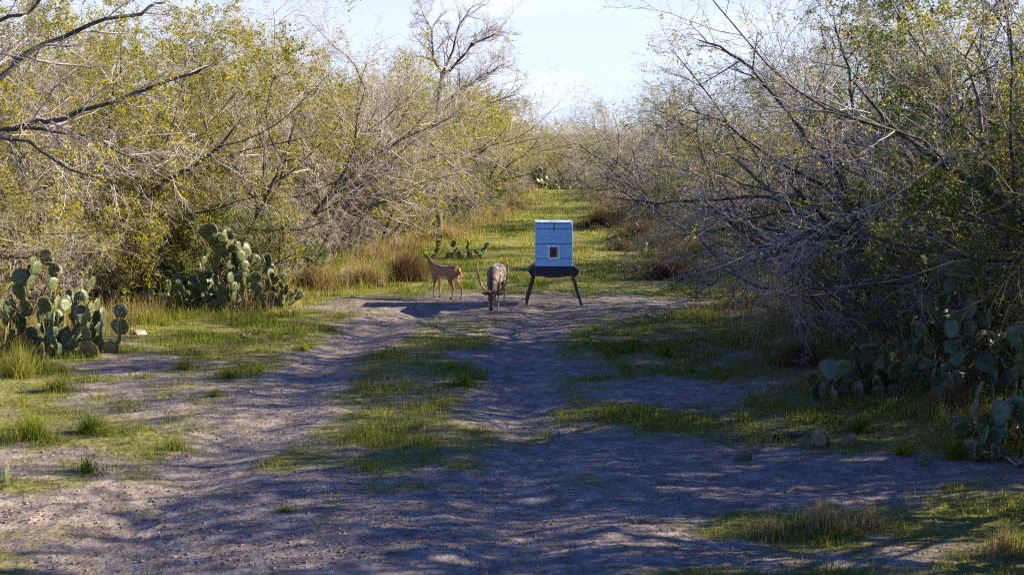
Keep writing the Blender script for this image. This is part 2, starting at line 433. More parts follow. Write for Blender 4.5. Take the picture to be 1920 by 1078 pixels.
def tubes(groups, sides):
    Vs, Qs, off = [], [], 0
    for (n), lst in groups.items():
        Pp = np.array([q[0] for q in lst], float); Rr = np.array([q[1] for q in lst], float)
        B, K = Rr.shape
        T = np.empty_like(Pp)
        T[:, 1:-1] = Pp[:, 2:] - Pp[:, :-2]; T[:, 0] = Pp[:, 1] - Pp[:, 0]; T[:, -1] = Pp[:, -1] - Pp[:, -2]
        T /= np.linalg.norm(T, axis=2, keepdims=True) + 1e-9
        D = Pp[:, -1] - Pp[:, 0]
        ref = np.where((np.abs(D[:, 2:3]) > 0.8 * np.linalg.norm(D, axis=1, keepdims=True)), [[1.0, 0, 0]], [[0, 0, 1.0]])[:, None, :]
        U = np.cross(T, np.broadcast_to(ref, T.shape)); U /= np.linalg.norm(U, axis=2, keepdims=True) + 1e-9
        W = np.cross(T, U)
        th = np.arange(sides) * 2 * math.pi / sides
        ring = Pp[:, :, None] + Rr[:, :, None, None] * (U[:, :, None] * np.cos(th)[:, None] + W[:, :, None] * np.sin(th)[:, None])
        base = off + (np.arange(B * K) * sides).reshape(B, K)
        j = np.arange(sides); j2 = (j + 1) % sides
        a = base[:, :-1, None] + j; b2 = base[:, :-1, None] + j2
        c2 = base[:, 1:, None] + j2; d2 = base[:, 1:, None] + j
        Qs.append(np.stack([a, b2, c2, d2], -1).reshape(-1, 4)); Vs.append(ring.reshape(-1, 3)); off += B * K * sides
    if not Vs: return np.zeros((0, 3)), np.zeros((0, 4), int)
    return np.vstack(Vs), np.vstack(Qs)

def tube_mesh(name, out, levels):
    Vs, Qs, off = [], [], 0
    for lev in levels:
        g = {}
        for (l, n), lst in out.items():
            if l == lev: g.setdefault(n, []).extend(lst)
        V, Q = tubes(g, {0: 8, 1: 5, 2: 4}.get(lev, 3))
        Vs.append(V); Qs.append(Q + off); off += len(V)
    return np_mesh(name, np.vstack(Vs), np.vstack(Qs), smooth=True)

def leaves_at(rng, Pts, size, asp, droop=0.3, clump=None):
    """diamond leaflets at points"""
    n = len(Pts)
    d = rng.normal(size=(n, 3)); d[:, 2] -= droop; d /= np.linalg.norm(d, axis=1, keepdims=True)
    u = np.cross(d, rng.normal(size=(n, 3))); u /= np.linalg.norm(u, axis=1, keepdims=True)
    l = size * rng.uniform(0.6, 1.4, (n, 1)); wd = l * asp
    V = np.stack([Pts, Pts + d * l * 0.5 + u * wd, Pts + d * l, Pts + d * l * 0.5 - u * wd], 1)
    Q = np.arange(n * 4).reshape(n, 4)
    return V.reshape(-1, 3), Q

def leaf_mesh(name, out, n, size, asp, seed, levels, cover=1.0, tint=(0.45, 0.2)):
    rng = np.random.RandomState(seed)
    A, B = [], []
    for (l, k), lst in out.items():
        if l in levels:
            for pts, _ in lst:
                for a, b in zip(pts[:-1], pts[1:]): A.append(a); B.append(b)
    A, B = np.array(A), np.array(B)
    mid = (A + B) / 2
    # light and dense patches: keep twigs where a smooth noise is high
    keepv = fbm(mid[:, 0] * 0.9 + 7 * seed, mid[:, 2] * 0.9 + mid[:, 1] * 0.8, 3)
    sel = np.where(keepv > np.quantile(keepv, 1 - cover))[0]
    i = np.repeat(sel[rng.randint(0, len(sel), n // 7 + 1)], 7)[:n]        # sprays: several leaflets share a twig
    tt = rng.rand(n, 1)
    P0 = A[i] + (B[i] - A[i]) * tt + rng.normal(scale=0.03, size=(n, 3))
    P0[:, 2] = np.maximum(P0[:, 2], 0.05)
    V, Q = leaves_at(rng, P0, size, asp)
    tn = np.clip(rng.normal(tint[0], tint[1], n) + 0.4 * (fbm(P0[:, 0], P0[:, 1] + P0[:, 2], 2) - 0.5), 0, 1)
    return np_mesh(name, V, Q, attrs={'tint': np.repeat(tn, 4)})

def plant(name, seed, stems, P, leaf=None, twig='twig', height_m=6.8):
    """meshes of one woody plant, standing at the origin, scaled to height_m"""
    rng = random.Random(seed)
    out = {}
    for k in range(stems):
        az = 6.283 * (k + rng.random() * 0.7) / stems
        ti = R(rng.uniform(*P['tilt']))
        d = vunit((math.sin(ti) * math.cos(az) + P['lean'][0] * 0.3, math.sin(ti) * math.sin(az) + P['lean'][1] * 0.3, math.cos(ti)))
        r0 = P['r'] * rng.uniform(0.7, 1.15)
        grow(rng, (0.16 * math.cos(az), 0.16 * math.sin(az), -0.05), d, P['len'][0] * rng.uniform(0.8, 1.2), r0, 0, P, out)
    top = np.quantile([q[2] for lst in out.values() for pts, _ in lst for q in pts], 0.995)
    sc = height_m / top
    out = {k: [([tuple(c * sc for c in q) for q in pts], rad) for pts, rad in lst] for k, lst in out.items()}
    return finish_plant(name, seed, out, P, leaf, twig)

def finish_plant(name, seed, out, P, leaf, twig):
    nl = len(P['seg'])
    g = {'trunk': (tube_mesh(name + '_trunk', out, [0, 1]), M['bark'])}
    g['crown'] = (tube_mesh(name + '_crown', out, list(range(2, nl))), M[twig])
    if leaf:
        n, size, asp, cover, mname, tint = leaf
        g['foliage'] = (leaf_mesh(name + '_foliage', out, n, size, asp, seed, range(max(2, nl - 2), nl), cover, tint), M[mname])
    for me, mt in g.values(): me.materials.append(mt)
    return g

def put(name, g, loc, rz, sc, label, cat, group=None, tilt=(0, 0)):
    o = empty(name, loc, rz)
    o.rotation_euler = (tilt[0], tilt[1], rz)
    o.scale = (sc, sc, sc) if not isinstance(sc, tuple) else sc
    tag(o, label, cat, group)
    for k, (me, mt) in g.items():
        c = bpy.data.objects.new(k, me); C.objects.link(c); c.parent = o
        if k != 'trunk': c['kind'] = 'stuff'
    return o

PT = dict(seg=[8, 7, 5, 4, 2], kids=[6, 7, 6, 5], t0=[0.25, 0.2, 0.15, 0.1], ang=[(30, 65), (25, 60), (25, 60), (25, 65)],
          len=[3.6, 2.6, 1.35, 0.62, 0.26], trop=[0.03, 0.05, 0.0, -0.01, 0.0], crook=[0.16, 0.2, 0.18, 0.2, 0.2], lean=(0, 0), tilt=(18, 48), r=0.078, rr=0.56, rmin=0.0030)
def P_(**k): d = dict(PT); d.update(k); return d
TREES = {
    'bare0': plant('bare0', 11, 4, P_(lean=(0.8, 0)), (8000, 0.045, 0.25, 0.45, 'leaf_olive', (0.6, 0.25))),
    'bare1': plant('bare1', 12, 3, P_(lean=(0.5, 0.3), tilt=(22, 55)), (8000, 0.045, 0.25, 0.4, 'leaf_olive', (0.5, 0.25))),
    'bare2': plant('bare2', 13, 5, P_(tilt=(10, 40), lean=(0.3, -0.2)), (3500, 0.045, 0.25, 0.4, 'leaf_olive', (0.45, 0.2))),
    'bare3': plant('bare3', 17, 4, P_(lean=(1.0, 0.1), trop=[0.02, 0.02, -0.03, -0.03, 0]), (9000, 0.045, 0.25, 0.6, 'leaf_green', (0.8, 0.2)), 'twig_shaded'),
    'leafy0': plant('leafy0', 14, 4, P_(r=0.062, tilt=(12, 40), trop=[0.05, 0.08, 0.04, 0.02, 0.0]), (38000, 0.055, 0.24, 0.75, 'leaf_olive', (0.4, 0.18)), 'twig_olive'),
    'leafy1': plant('leafy1', 15, 5, P_(r=0.062, tilt=(10, 45), lean=(0.5, 0), trop=[0.05, 0.08, 0.04, 0.02, 0.0]), (36000, 0.055, 0.24, 0.7, 'leaf_olive', (0.5, 0.2)), 'twig_olive'),
    'leafy2': plant('leafy2', 16, 4, P_(tilt=(15, 45)), (28000, 0.05, 0.26, 0.65, 'leaf_green', (0.6, 0.2)), 'twig_olive'),
    'dense0': plant('dense0', 18, 5, P_(tilt=(10, 48)), (46000, 0.075, 0.26, 0.5, 'leaf_green', (0.65, 0.2)), 'twig_olive'),
}
PS = dict(seg=[6, 5, 4, 2], kids=[7, 7, 6], t0=[0.12, 0.1, 0.1], ang=[(20, 55), (25, 60), (25, 65)], len=[2.2, 1.2, 0.6, 0.28], trop=[0.04, 0.03, 0.0, 0.0],
          crook=[0.16, 0.2, 0.2, 0.2], lean=(0, 0), tilt=(8, 60), r=0.028, rr=0.58, rmin=0.0028)
def Q_(**k): d = dict(PS); d.update(k); return d
SHRUBS = {
    'shrub_bare0': plant('shrub_bare0', 31, 11, Q_(), (1800, 0.05, 0.28, 0.4, 'leaf_olive', (0.6, 0.25)), 'twig', 2.6),
    'shrub_bare1': plant('shrub_bare1', 32, 9, Q_(tilt=(15, 68)), (2200, 0.05, 0.28, 0.4, 'leaf_green', (0.7, 0.25)), 'twig', 2.3),
    'shrub_leafy0': plant('shrub_leafy0', 33, 10, Q_(), (8000, 0.06, 0.28, 0.7, 'leaf_green', (0.6, 0.2)), 'twig_olive', 2.4),
    'shrub_leafy1': plant('shrub_leafy1', 34, 10, Q_(tilt=(5, 45)), (8000, 0.06, 0.26, 0.7, 'leaf_olive', (0.5, 0.22)), 'twig_olive', 2.6),
}
rnd = random.Random(5)
LM_L = [(26, 'by the near left cactus'), (29, 'between the two left cactus clumps'), (32.5, 'behind the tall left cactus'), (36, 'by the rusty tripod'), (40, 'left of the doe'), (44, 'above the doe'),
        (50, 'by the small cactus behind the doe'), (57, 'at the bend of the lane'), (68, 'midway along the left of the lane'), (999, 'at the far left end of the lane')]
LM_R = [(18, 'by the dark cactus at the right edge'), (21, 'behind the right cactus clump'), (24.5, 'left of the right cactus clump'), (28, 'beside the grass right of the track'), (33, 'under the low limbs right of the feeder'),
        (38, 'behind the large brown bush'), (46, 'behind the reddish brown bush'), (56, 'right of the lane beyond the brown bushes'), (68, 'midway along the right of the lane'), (999, 'at the far right end of the lane')]
def near_what(lm, y): return next(w_ for q, w_ in lm if y < q)
SHORT = {'bare0': 'bare spreading tree', 'bare1': 'bare leaning tree', 'bare2': 'bare upright tree', 'bare3': 'bare drooping tree', 'leafy0': 'feathery yellow green tree', 'leafy1': 'forked olive tree', 'leafy2': 'green rounded tree', 'dense0': 'dense dark green tree',
         'shrub_bare0': 'upright bare grey shrub', 'shrub_bare1': 'low spreading bare shrub', 'shrub_leafy0': 'green leafed shrub', 'shrub_leafy1': 'yellow olive leafed shrub'}
LEFT = [(-14, 4), (-10, 15), (-8.8, 22.2), (-7.5, 25.8), (-5.4, 29), (-4.6, 34), (-4.25, 39.7), (-1.9, 50), (-0.7, 63.5), (1.0, 86.6), (1.5, 92)]
RIGHT = [(7.5, 2), (6.6, 10), (6.3, 15.4), (6.0, 17.4), (5.6, 21.2), (5.3, 25.8), (5.5, 33), (5.3, 41.5), (4.9, 56), (5.4, 86.6), (5.6, 92)]
def edge(E, y): return float(np.interp(y, [q[1] for q in E], [q[0] for q in E]))
def tree(kind, x, y, H, rz, label, group=None, cat='tree', name='mesquite_tree'):
    return put(name, TREES[kind], (x, y, gz(x, y) - 0.03), rz, H / 6.8, label, cat, group)
def shrub(kind, x, y, H, label, group=None, rz=None):
    h0 = {'shrub_bare0': 2.6, 'shrub_bare1': 2.3, 'shrub_leafy0': 2.4, 'shrub_leafy1': 2.6}[kind]
    return put('brush_shrub', SHRUBS[kind], (x, y, gz(x, y) - 0.03), rnd.uniform(0, 6.28) if rz is None else rz, H / h0, label, 'shrub', group)

DESC = {'bare0': 'spreading bare mesquite', 'bare1': 'leaning bare mesquite with few yellow leaves', 'bare2': 'many stemmed upright bare mesquite',
        'bare3': 'bare mesquite with drooping branches', 'leafy0': 'bushy yellow green feathery tree', 'leafy1': 'olive yellow forked tree',
        'leafy2': 'rounded green leafed tree', 'dense0': 'dense dark green brush tree'}
# front row on the left: (y, offset, kind, H, where)
LROW = [(22.5, 3.0, 'leafy1', 6.4, 'behind the near left cactus at the frame edge'), (25.6, 2.8, 'leafy0', 6.6, 'behind the right half of the near left cactus'),
        (29.6, 4.6, 'leafy1', 7.0, 'behind the gap between the two left cactus clumps'), (32.0, 3.0, 'leafy0', 7.2, 'directly behind the big left cactus clump'),
        (33.8, 1.9, 'bare2', 7.4, 'behind the rusty iron tripod'), (37.0, 1.6, 'bare0', 7.6, 'with dark trunks left of the doe'),
        (40.5, 1.7, 'leafy1', 7.2, 'above the doe at the edge of the clearing'), (44.5, 1.6, 'bare2', 6.8, 'behind the small cactus near the doe'),
        (48.5, 1.5, 'leafy0', 6.6, 'at the left bend of the grass lane'), (53, 1.6, 'leafy2', 6.4, 'past the bend on the left of the lane'),
        (58, 1.6, 'leafy0', 6.4, 'above the feeder on the left of the lane'), (64, 1.6, 'bare2', 6.2, 'halfway down the left of the lane'),
        (71, 1.8, 'leafy1', 6.2, 'far down the left of the lane'), (80, 1.9, 'leafy0', 6.0, 'left of the far cactus at the end of the lane')]
for y, off, kind, H, where in LROW:
    tree(kind, edge(LEFT, y) - off, y, H, rnd.uniform(-0.9, 0.9), f'{DESC[kind]} {where}')
RROW = [(17.5, 3.0, 'bare2', 7.2, 'above the dark cactus at the right frame edge'), (20.5, 2.4, 'leafy2', 7.6, 'behind the dark right cactus clump'),
        (23.5, 2.1, 'bare0', 7.0, 'with pale lower stems left of the right cactus clump'), (26.5, 2.3, 'bare3', 6.6, 'reaching low over the grass right of the feeder'),
        (30.0, 3.2, 'bare3', 5.8, 'behind the low grey branches right of the feeder'), (35.5, 4.2, 'bare2', 5.2, 'behind the brown bushes on the right'),
        (40.0, 2.2, 'bare3', 6.0, 'arching over the brown bushes on the right'), 
        (51, 1.8, 'bare3', 5.9, 'halfway along the right of the lane'), (58.5, 1.9, 'bare0', 6.3, 'with a dark crooked limb over the right of the lane'),
        (65, 1.8, 'bare2', 6.2, 'far along the right of the lane'), (74, 1.8, 'bare3', 6.0, 'right of the far cactus at the end of the lane'), (84, 2, 'bare0', 5.8, 'last on the right of the lane')]
for y, off, kind, H, where in RROW:
    tree(kind, edge(RIGHT, y) + off, y, H, math.pi + rnd.uniform(-0.9, 0.9), f'{DESC[kind]} {where}')
# deeper rows: grey twigs and olive leaves that nothing tells apart
kinds = list(TREES)
for row, (o1, step) in enumerate(((5.2, 4.2), (9.0, 5.5))):
    y = 23.5 + row * 1.5
    while y < 88:
        k = rnd.choice(['bare0', 'bare2', 'leafy0', 'leafy1', 'leafy0', 'leafy1'])
        tree(k, edge(LEFT, y) - o1 + rnd.uniform(-0.8, 0.8), y, rnd.uniform(6.4, 7.6) * (1 if y < 45 else 0.9), rnd.uniform(0, 6.28),
             SHORT[k] + (' one row back ', ' deep back ')[row] + near_what(LM_L, y), 'trees deep in the left thicket')
        y += step * rnd.uniform(0.85, 1.2) * (1 if y < 50 else 1.5)
for y, o1, k, H in ((22, 4.4, 'leafy0', 7.8), (26, 5.2, 'leafy2', 8.0), (31, 6.4, 'bare2', 7.4), (38.5, 7.5, 'leafy0', 7.0), (46, 5.4, 'leafy2', 6.6), (56, 5.2, 'leafy0', 6.2), (66, 5.5, 'bare0', 6.2), (78, 5.5, 'bare2', 6.0)):
    tree(k, edge(RIGHT, y) + o1, y, H, rnd.uniform(0, 6.28), SHORT[k] + ' one row back ' + near_what(LM_R, y), 'trees deep in the right thicket')
for y, off, kind in ((7.5, 1.8, 'dense0'), (10.6, 1.5, 'dense0'), (14.0, 2.6, 'leafy2'), (12.4, 5.5, 'bare2'), (16.6, 5.6, 'bare0'), (20.2, 6.0, 'leafy2'), (23.4, 7.2, 'dense0'), (26.8, 8.0, 'leafy1'), (18.5, 9.0, 'leafy0')):
    tree(kind, edge(RIGHT, y) + off, y, 7.2, math.pi + rnd.uniform(-0.9, 0.9), SHORT[kind] + ' beside the near end of the track', 'trees beside the near end of the track')
# brush closing the far end of the lane
for k in range(16):
    y = 94 + (k % 4) * 9 + rnd.uniform(-2, 2)
    x = -9 + 1.6 * k + rnd.uniform(-1, 1)
    kd = rnd.choice(['bare0', 'bare2', 'leafy0', 'leafy1', 'bare1'])
    tree(kd, x, y, rnd.uniform(4.6, 5.6) + 0.012 * (y - 94), rnd.uniform(0, 6.28), 'distant ' + SHORT[kd] + ' closing the far end of the lane' + (' on the left' if x < -2 else ' on the right' if x > 7 else ''), 'trees at the far end of the lane')
# understorey shrubs
def sh_row(E, sign, y0, y1, step, offs, kinds_, hs, label, group):
    y = y0
    while y < y1:
        for o in offs:
            k = rnd.choice(kinds_)
            lab = SHORT[k] + (' in front ' if o < 2.3 else ' set back ') + near_what(LM_L if sign < 0 else LM_R, y)
            shrub(k, edge(E, y) + sign * (o + rnd.uniform(-0.35, 0.35)), y + rnd.uniform(-0.5, 0.5), rnd.uniform(*hs), lab, group)
        y += step * rnd.uniform(0.85, 1.2) * (1 if y < 45 else 1.5)
sh_row(LEFT, -1, 30.5, 90, 2.4, (1.8, 3.6), ['shrub_bare0', 'shrub_bare1', 'shrub_leafy0', 'shrub_leafy1', 'shrub_leafy1'], (1.6, 3.0), 'twiggy shrub in the undergrowth of the left thicket', 'shrubs under the left thicket')
for x_, y_, k_, h_, l_ in ((7.4, 19.6, 'shrub_bare0', 3.4, 'tall bare grey shrub behind the dark cactus at the right frame edge'), (7.2, 22.2, 'shrub_bare1', 3.0, 'spreading bare shrub behind the right cactus clump'), (6.6, 24.2, 'shrub_bare0', 2.8, 'bare shrub with pale stems left of the right cactus clump'), (8.6, 20.8, 'shrub_bare1', 3.6, 'tall spreading bare shrub deep behind the dark right cactus'),
                             (-9.6, 25.0, 'shrub_leafy1', 3.0, 'tall yellow olive shrub at the right of the near left cactus'), (-8.9, 27.8, 'shrub_leafy1', 2.8, 'yellow olive shrub in the gap between the two left cactus clumps'), (-8.2, 29.6, 'shrub_leafy1', 3.0, 'tall yellow olive shrub left of the tall left cactus'), (-7.0, 30.4, 'shrub_leafy0', 2.4, 'green shrub directly behind the tall left cactus'), (-10.6, 23.6, 'shrub_bare0', 3.0, 'tall bare grey shrub behind the near left cactus'), (-5.9, 32.2, 'shrub_bare0', 2.4, 'bare pale shrub at the rusty tripod'),
                             (-11.2, 24.2, 'shrub_leafy1', 2.6, 'yellow olive shrub behind the near left cactus'), (-9.9, 26.2, 'shrub_bare0', 2.4, 'upright bare grey shrub between the two left cactus clumps'), (-11.5, 27.5, 'shrub_leafy0', 2.8, 'green shrub set back between the two left cactus clumps'),
                             (-10.2, 32.6, 'shrub_bare1', 2.3, 'spreading bare shrub behind the low left cactus'), (-7.4, 31.2, 'shrub_bare0', 2.6, 'upright bare shrub behind the tall left cactus'), (-13, 25, 'shrub_bare1', 2.6, 'spreading bare shrub at the left frame edge')):
    shrub(k_, x_, y_, h_, l_)
sh_row(RIGHT, 1, 15, 90, 2.5, (2.2, 3.8), ['shrub_bare0', 'shrub_bare1', 'shrub_bare0', 'shrub_leafy0'], (1.5, 2.8), 'twiggy shrub in the undergrowth of the right thicket', 'shrubs under the right thicket')
for k in range(12):
    kd = ('shrub_bare0', 'shrub_bare1', 'shrub_leafy1', 'shrub_bare0')[k % 4]
    shrub(kd, -3 + k * 1.1 + rnd.uniform(-.4, .4), 91 + rnd.uniform(0, 5), rnd.uniform(1.8, 3.0), 'distant ' + SHORT[kd] + (' left of', ' behind', ' right of')[k // 4] + ' the far cactus', 'shrubs at the far end of the lane')

# single trees whose limbs stand out: limbs follow lines seen in the photo, each at its own distance
def limb_tree(name, seed, base, limbs, P, leaf, twig, label, trunk_r=0.11):
    rng = random.Random(seed)
    out = {}
    b = Vector(base)
    for (Y0, Y1, r, pts) in limbs:
        n = len(pts)
        W = [at(px, py, Y0 + (Y1 - Y0) * k / (n - 1)) for k, (px, py) in enumerate(pts)]
        W = [tuple(v - b) for v in W]
        # finer polyline with small kinks
        fine = []
        for a_, c_ in zip(W[:-1], W[1:]):
            for f in (0, 0.34, 0.67):
                fine.append(tuple(a_[j] + (c_[j] - a_[j]) * f + rng.gauss(0, 0.025) for j in range(3)))
        fine.append(W[-1])
        grow(rng, None, None, 0, r, 1, P, out, fine)
    w0 = Vector(out[next(iter(out))][0][0][0])
    tr = [tuple(Vector((0, 0, -0.1)).lerp(w0, k / 5) + Vector((rng.gauss(0, 0.06), rng.gauss(0, 0.06), 0)) * (0 < k < 5)) for k in range(6)]
    out.setdefault((0, 5), []).append((tr, [trunk_r * (1.25 - 0.35 * k / 5) for k in range(6)]))
    g = finish_plant(name, seed, out, P, leaf, twig)
    return put('mesquite_tree', g, base, 0, 1.0, label, 'tree')
PL = P_(rmin=0.0035, kids=[6, 12, 5, 4], len=[3.6, 2.6, 1.2, 0.55, 0.24], t0=[0.2, 0.12, 0.15, 0.1])
bx, by = -8.8, 19.5
limb_tree('edge_tree', 61, (bx, by, gz(bx, by)),
          [(19.5, 19.8, 0.05, [(-150, 330), (-70, 250), (30, 240), (120, 222), (210, 190), (300, 158), (400, 120)]),
           (19.5, 20.5, 0.055, [(-150, 330), (-60, 190), (20, 125), (90, 85), (170, 45), (260, 25), (310, 5)]),
           (19.5, 19.0, 0.045, [(-150, 330), (-90, 130), (0, 45), (60, 15), (110, -40)]),
           (19.5, 19.2, 0.032, [(-70, 250), (60, 265), (130, 320), (230, 350)]),
           (19.5, 20.2, 0.03, [(30, 240), (150, 250), (260, 300), (330, 330)])],
          PL, (1200, 0.05, 0.25, 0.4, 'leaf_olive', (0.7, 0.2)), 'twig', 'dark limbed mesquite reaching in from the left frame edge over the near cactus')
bx, by = -2.6, 47.0
limb_tree('sky_tree', 62, (bx, by, gz(bx, by)),
          [(47, 47, 0.065, [(815, 330), (815, 220), (828, 140), (848, 95), (862, 50), (880, 15)]),
           (47, 46, 0.06, [(828, 140), (850, 128), (885, 85), (915, 70), (945, 60)]),
           (47, 46.5, 0.055, [(828, 140), (812, 110), (808, 60), (790, 15)]),
           (47, 47.5, 0.055, [(835, 190), (870, 165), (910, 140), (950, 120)]),
           (47, 46, 0.05, [(815, 220), (860, 180), (920, 195), (975, 175)])],
          P_(rmin=0.006, kids=[6, 17, 7, 5], len=[3.6, 2.2, 1.35, 0.55, 0.24], trop=[0.02, 0.03, 0.03, 0.02, 0]), (900, 0.05, 0.25, 0.4, 'leaf_olive', (0.75, 0.2)), 'twig', 'tall bare tree standing out against the sky above the left thicket')
bx, by = 6.4, 24.5
limb_tree('right_tree', 63, (bx, by, gz(bx, by)),
          [(24.5, 23.5, 0.05, [(1660, 580), (1620, 440), (1560, 320), (1500, 240), (1430, 150), (1370, 100), (1310, 75)]),
           (24.5, 26.0, 0.045, [(1640, 500), (1540, 400), (1440, 370), (1320, 375), (1230, 385), (1150, 370)]),
           (24.5, 23.0, 0.035, [(1660, 580), (1570, 470), (1480, 470), (1410, 490), (1350, 520), (1310, 550)]),
           (24.5, 23.0, 0.045, [(1640, 500), (1640, 380), (1600, 260), (1590, 130), (1560, 20)]),
           (24.5, 24.0, 0.038, [(1620, 440), (1560, 350), (1450, 300), (1360, 230), (1280, 205)])],
          PL, (4000, 0.035, 0.25, 0.5, 'leaf_olive', (0.4, 0.2)), 'twig_shaded', 'grey mesquite whose long low limbs reach left towards the feeder')

# ----------------------------------------------------------------- prickly pears
def pad_mesh(name, a, bh, th, seed, spines=True):
    rng = np.random.RandomState(seed)
    n = 18
    t_ = np.arange(n) * 2 * math.pi / n
    ox = a * np.sin(t_) * (1 - 0.20 * np.cos(t_)); oz = bh * (1 - np.cos(t_)) / 2
    ox *= 1 + 0.05 * np.sin(t_ * 2 + rng.uniform(0, 6)); cz = bh * 0.54
    V = [np.stack([ox, 0 * ox, oz], 1)]; Q, T = [], []
    warp = rng.uniform(-0.02, 0.02)
    for sgn in (1, -1):
        for f, yy in ((0.93, 0.62), (0.6, 0.95)):
            V.append(np.stack([ox * f, np.full(n, sgn * th * yy) * (0.8 + 0.2 * oz / bh), cz + (oz - cz) * f], 1))
        V.append(np.array([[0, sgn * th, cz]]))
    V = np.vstack(V)
    V[:, 1] += warp * ((V[:, 2] - cz) / bh * 2) ** 2 + 0.6 * warp * (V[:, 0] / a)
    j = np.arange(n); j2 = (j + 1) % n
    for k in (0, 1):
        o1 = n + k * (2 * n + 1)
        f = (lambda q: q) if k == 0 else (lambda q: q[:, ::-1])
        Q.append(f(np.stack([j, j2, o1 + j2, o1 + j], 1))); Q.append(f(np.stack([o1 + j, o1 + j2, o1 + n + j2, o1 + n + j], 1)))
        T.append(f(np.stack([o1 + n + j, o1 + n + j2, np.full(n, o1 + 2 * n)], 1)))
    Q = np.vstack(Q)[:, ::-1]; T = np.vstack(T)[:, ::-1]
    nv, nt0 = len(V), len(T)
    sv, stt = [], []
    if spines:
        pts = []
        for i in range(n * 2):
            k = i // 2
            if oz[k] > 0.12 * bh: pts.append((V[k] if i % 2 == 0 else (V[k] + V[(k + 1) % n]) / 2, np.array([ox[k] / a, 0, (oz[k] - cz) / bh * 2])))
        for i in range(34):
            rr, aa, sg = math.sqrt(rng.rand()) * 0.85, rng.rand() * 6.283, 1 if i % 2 else -1
            x, z = a * rr * math.sin(aa), cz + bh * 0.5 * rr * math.cos(aa)
            pts.append((np.array([x, sg * th * (1 - rr * rr * 0.6), z]), np.array([0, sg * 1.0, 0.1])))
        for c, d in pts:
            for _ in range(2):
                d2 = d / (np.linalg.norm(d) + 1e-6) + rng.normal(scale=0.45, size=3); d2 /= np.linalg.norm(d2)
                l = rng.uniform(0.018, 0.042); u = np.cross(d2, rng.normal(size=3)); u /= np.linalg.norm(u)
                b0 = nv + len(sv); sv += [c + u * 0.0042, c - u * 0.0042, c + d2 * l]; stt.append((b0, b0 + 1, b0 + 2))
    if sv: V = np.vstack([V, np.array(sv)]); T = np.vstack([T, np.array(stt)])
    mi = np.zeros(len(Q) + len(T), int); mi[len(Q) + nt0:] = 1
    me = np_mesh(name, V, Q, T, attrs={'tint': np.full(len(V), 0.5)}, smooth=True, mat_idx=mi)
    me.materials.append(M['pad']); me.materials.append(M['spine'])
    return me
PADS = [pad_mesh('pad', 0.125, 0.30, 0.014, 1), pad_mesh('pad', 0.115, 0.26, 0.015, 2), pad_mesh('pad', 0.135, 0.29, 0.013, 3), pad_mesh('pad', 0.10, 0.28, 0.014, 4)]

def add_pad(par, i, org, axis, azn, sc, old=False):
    z = Vector(axis).normalized()
    nrm = Vector((math.cos(azn), math.sin(azn), 0))
    x = nrm.cross(z).normalized() if False else z.cross(nrm)
    x = x.normalized() if x.length > 1e-3 else Vector((1, 0, 0))
    y = z.cross(x).normalized()
    o = bpy.data.objects.new('pad', PADS[i % 4]); C.objects.link(o); o.parent = par
    mtx = Matrix((x, y, z)).transposed().to_4x4()
    o.matrix_basis = Matrix.Translation(org) @ mtx @ Matrix.Diagonal((sc, sc, sc, 1))
    if old:
        o.material_slots[0].link = 'OBJECT'; o.material_slots[0].material = M['pad_old']
    return mtx

def cactus(label, center_px, roots, hmax, seed, size=1.0, limit=80, group=None, kids=(1, 3), tall=0.25):
    """roots: list of (dx, dy) metres from the centre; hmax(dx) = how high pads may reach"""
    rng = random.Random(seed)
    c = gp3(*center_px)
    par = tag(empty('prickly_pear', c), label, 'cactus', group)
    n = 0
    q = []
    for dx, dy in roots:
        zz = gz(c.x + dx, c.y + dy) - c.z
        q.append((Vector((dx, dy, zz - 0.04)), Vector((rng.gauss(0, 0.25), rng.gauss(0, 0.2), 1)), 0, rng.uniform(0, 3.14), dx))
    while q and n < limit:
        org, ax, lev, az, dx = q.pop(0 if n < len(roots) else rng.randrange(len(q)) if rng.random() > tall else max(range(len(q)), key=lambda i_: q[i_][0].z))
        sc = size * rng.uniform(0.72, 1.12)
        i = rng.randrange(4)
        az = az + rng.gauss(0, 0.9)
        mtx = add_pad(par, i, org, ax, az, sc, old=(lev == 0 and rng.random() < 0.35))
        n += 1
        a_, b_ = (0.125, 0.115, 0.135, 0.10)[i] * sc, (0.30, 0.26, 0.29, 0.28)[i] * sc
        for k in range(rng.randint(*kids)):
            ph = rng.uniform(-1.25, 1.25)
            loc = Vector((a_ * 0.93 * math.sin(ph), 0, b_ * (0.5 + 0.47 * math.cos(ph))))
            po = org + mtx.to_3x3() @ loc
            if po.z > hmax(po.x) - 0.18 or lev > 7: continue
            d = mtx.to_3x3() @ Vector((math.sin(ph) * 0.9, rng.gauss(0, 0.25), math.cos(ph) + 0.5)) + Vector((0, 0, 0.45))
            q.append((po, d, lev + 1, az, dx))
    return par
rr = random.Random(3)
def scat(n, wx, wy): return [(rr.uniform(-wx, wx), rr.uniform(-wy, wy)) for _ in range(n)]
cactus('large prickly pear clump with glowing spines at the left frame edge', (85, 668), scat(26, 1.3, 0.6), lambda dx: 1.75 - 0.62 * max(0, dx + 0.2), 71, 1.12, 165)
cactus('tall sunlit prickly pear clump with pale pads in front of the left thicket', (410, 585), scat(40, 1.5, 0.6), lambda dx: 2.05 - 0.95 * abs(dx + 0.02), 72, 0.92, 285)
cactus('low prickly pear growing left of the tall sunlit clump', (300, 566), scat(14, 0.85, 0.4), lambda dx: 0.85 + 0.25 * dx, 73, 0.9, 36)
cactus('few dark prickly pear pads between the two left clumps under grey twigs', (205, 582), scat(7, 0.4, 0.3), lambda dx: 0.9, 74, 0.95, 18)
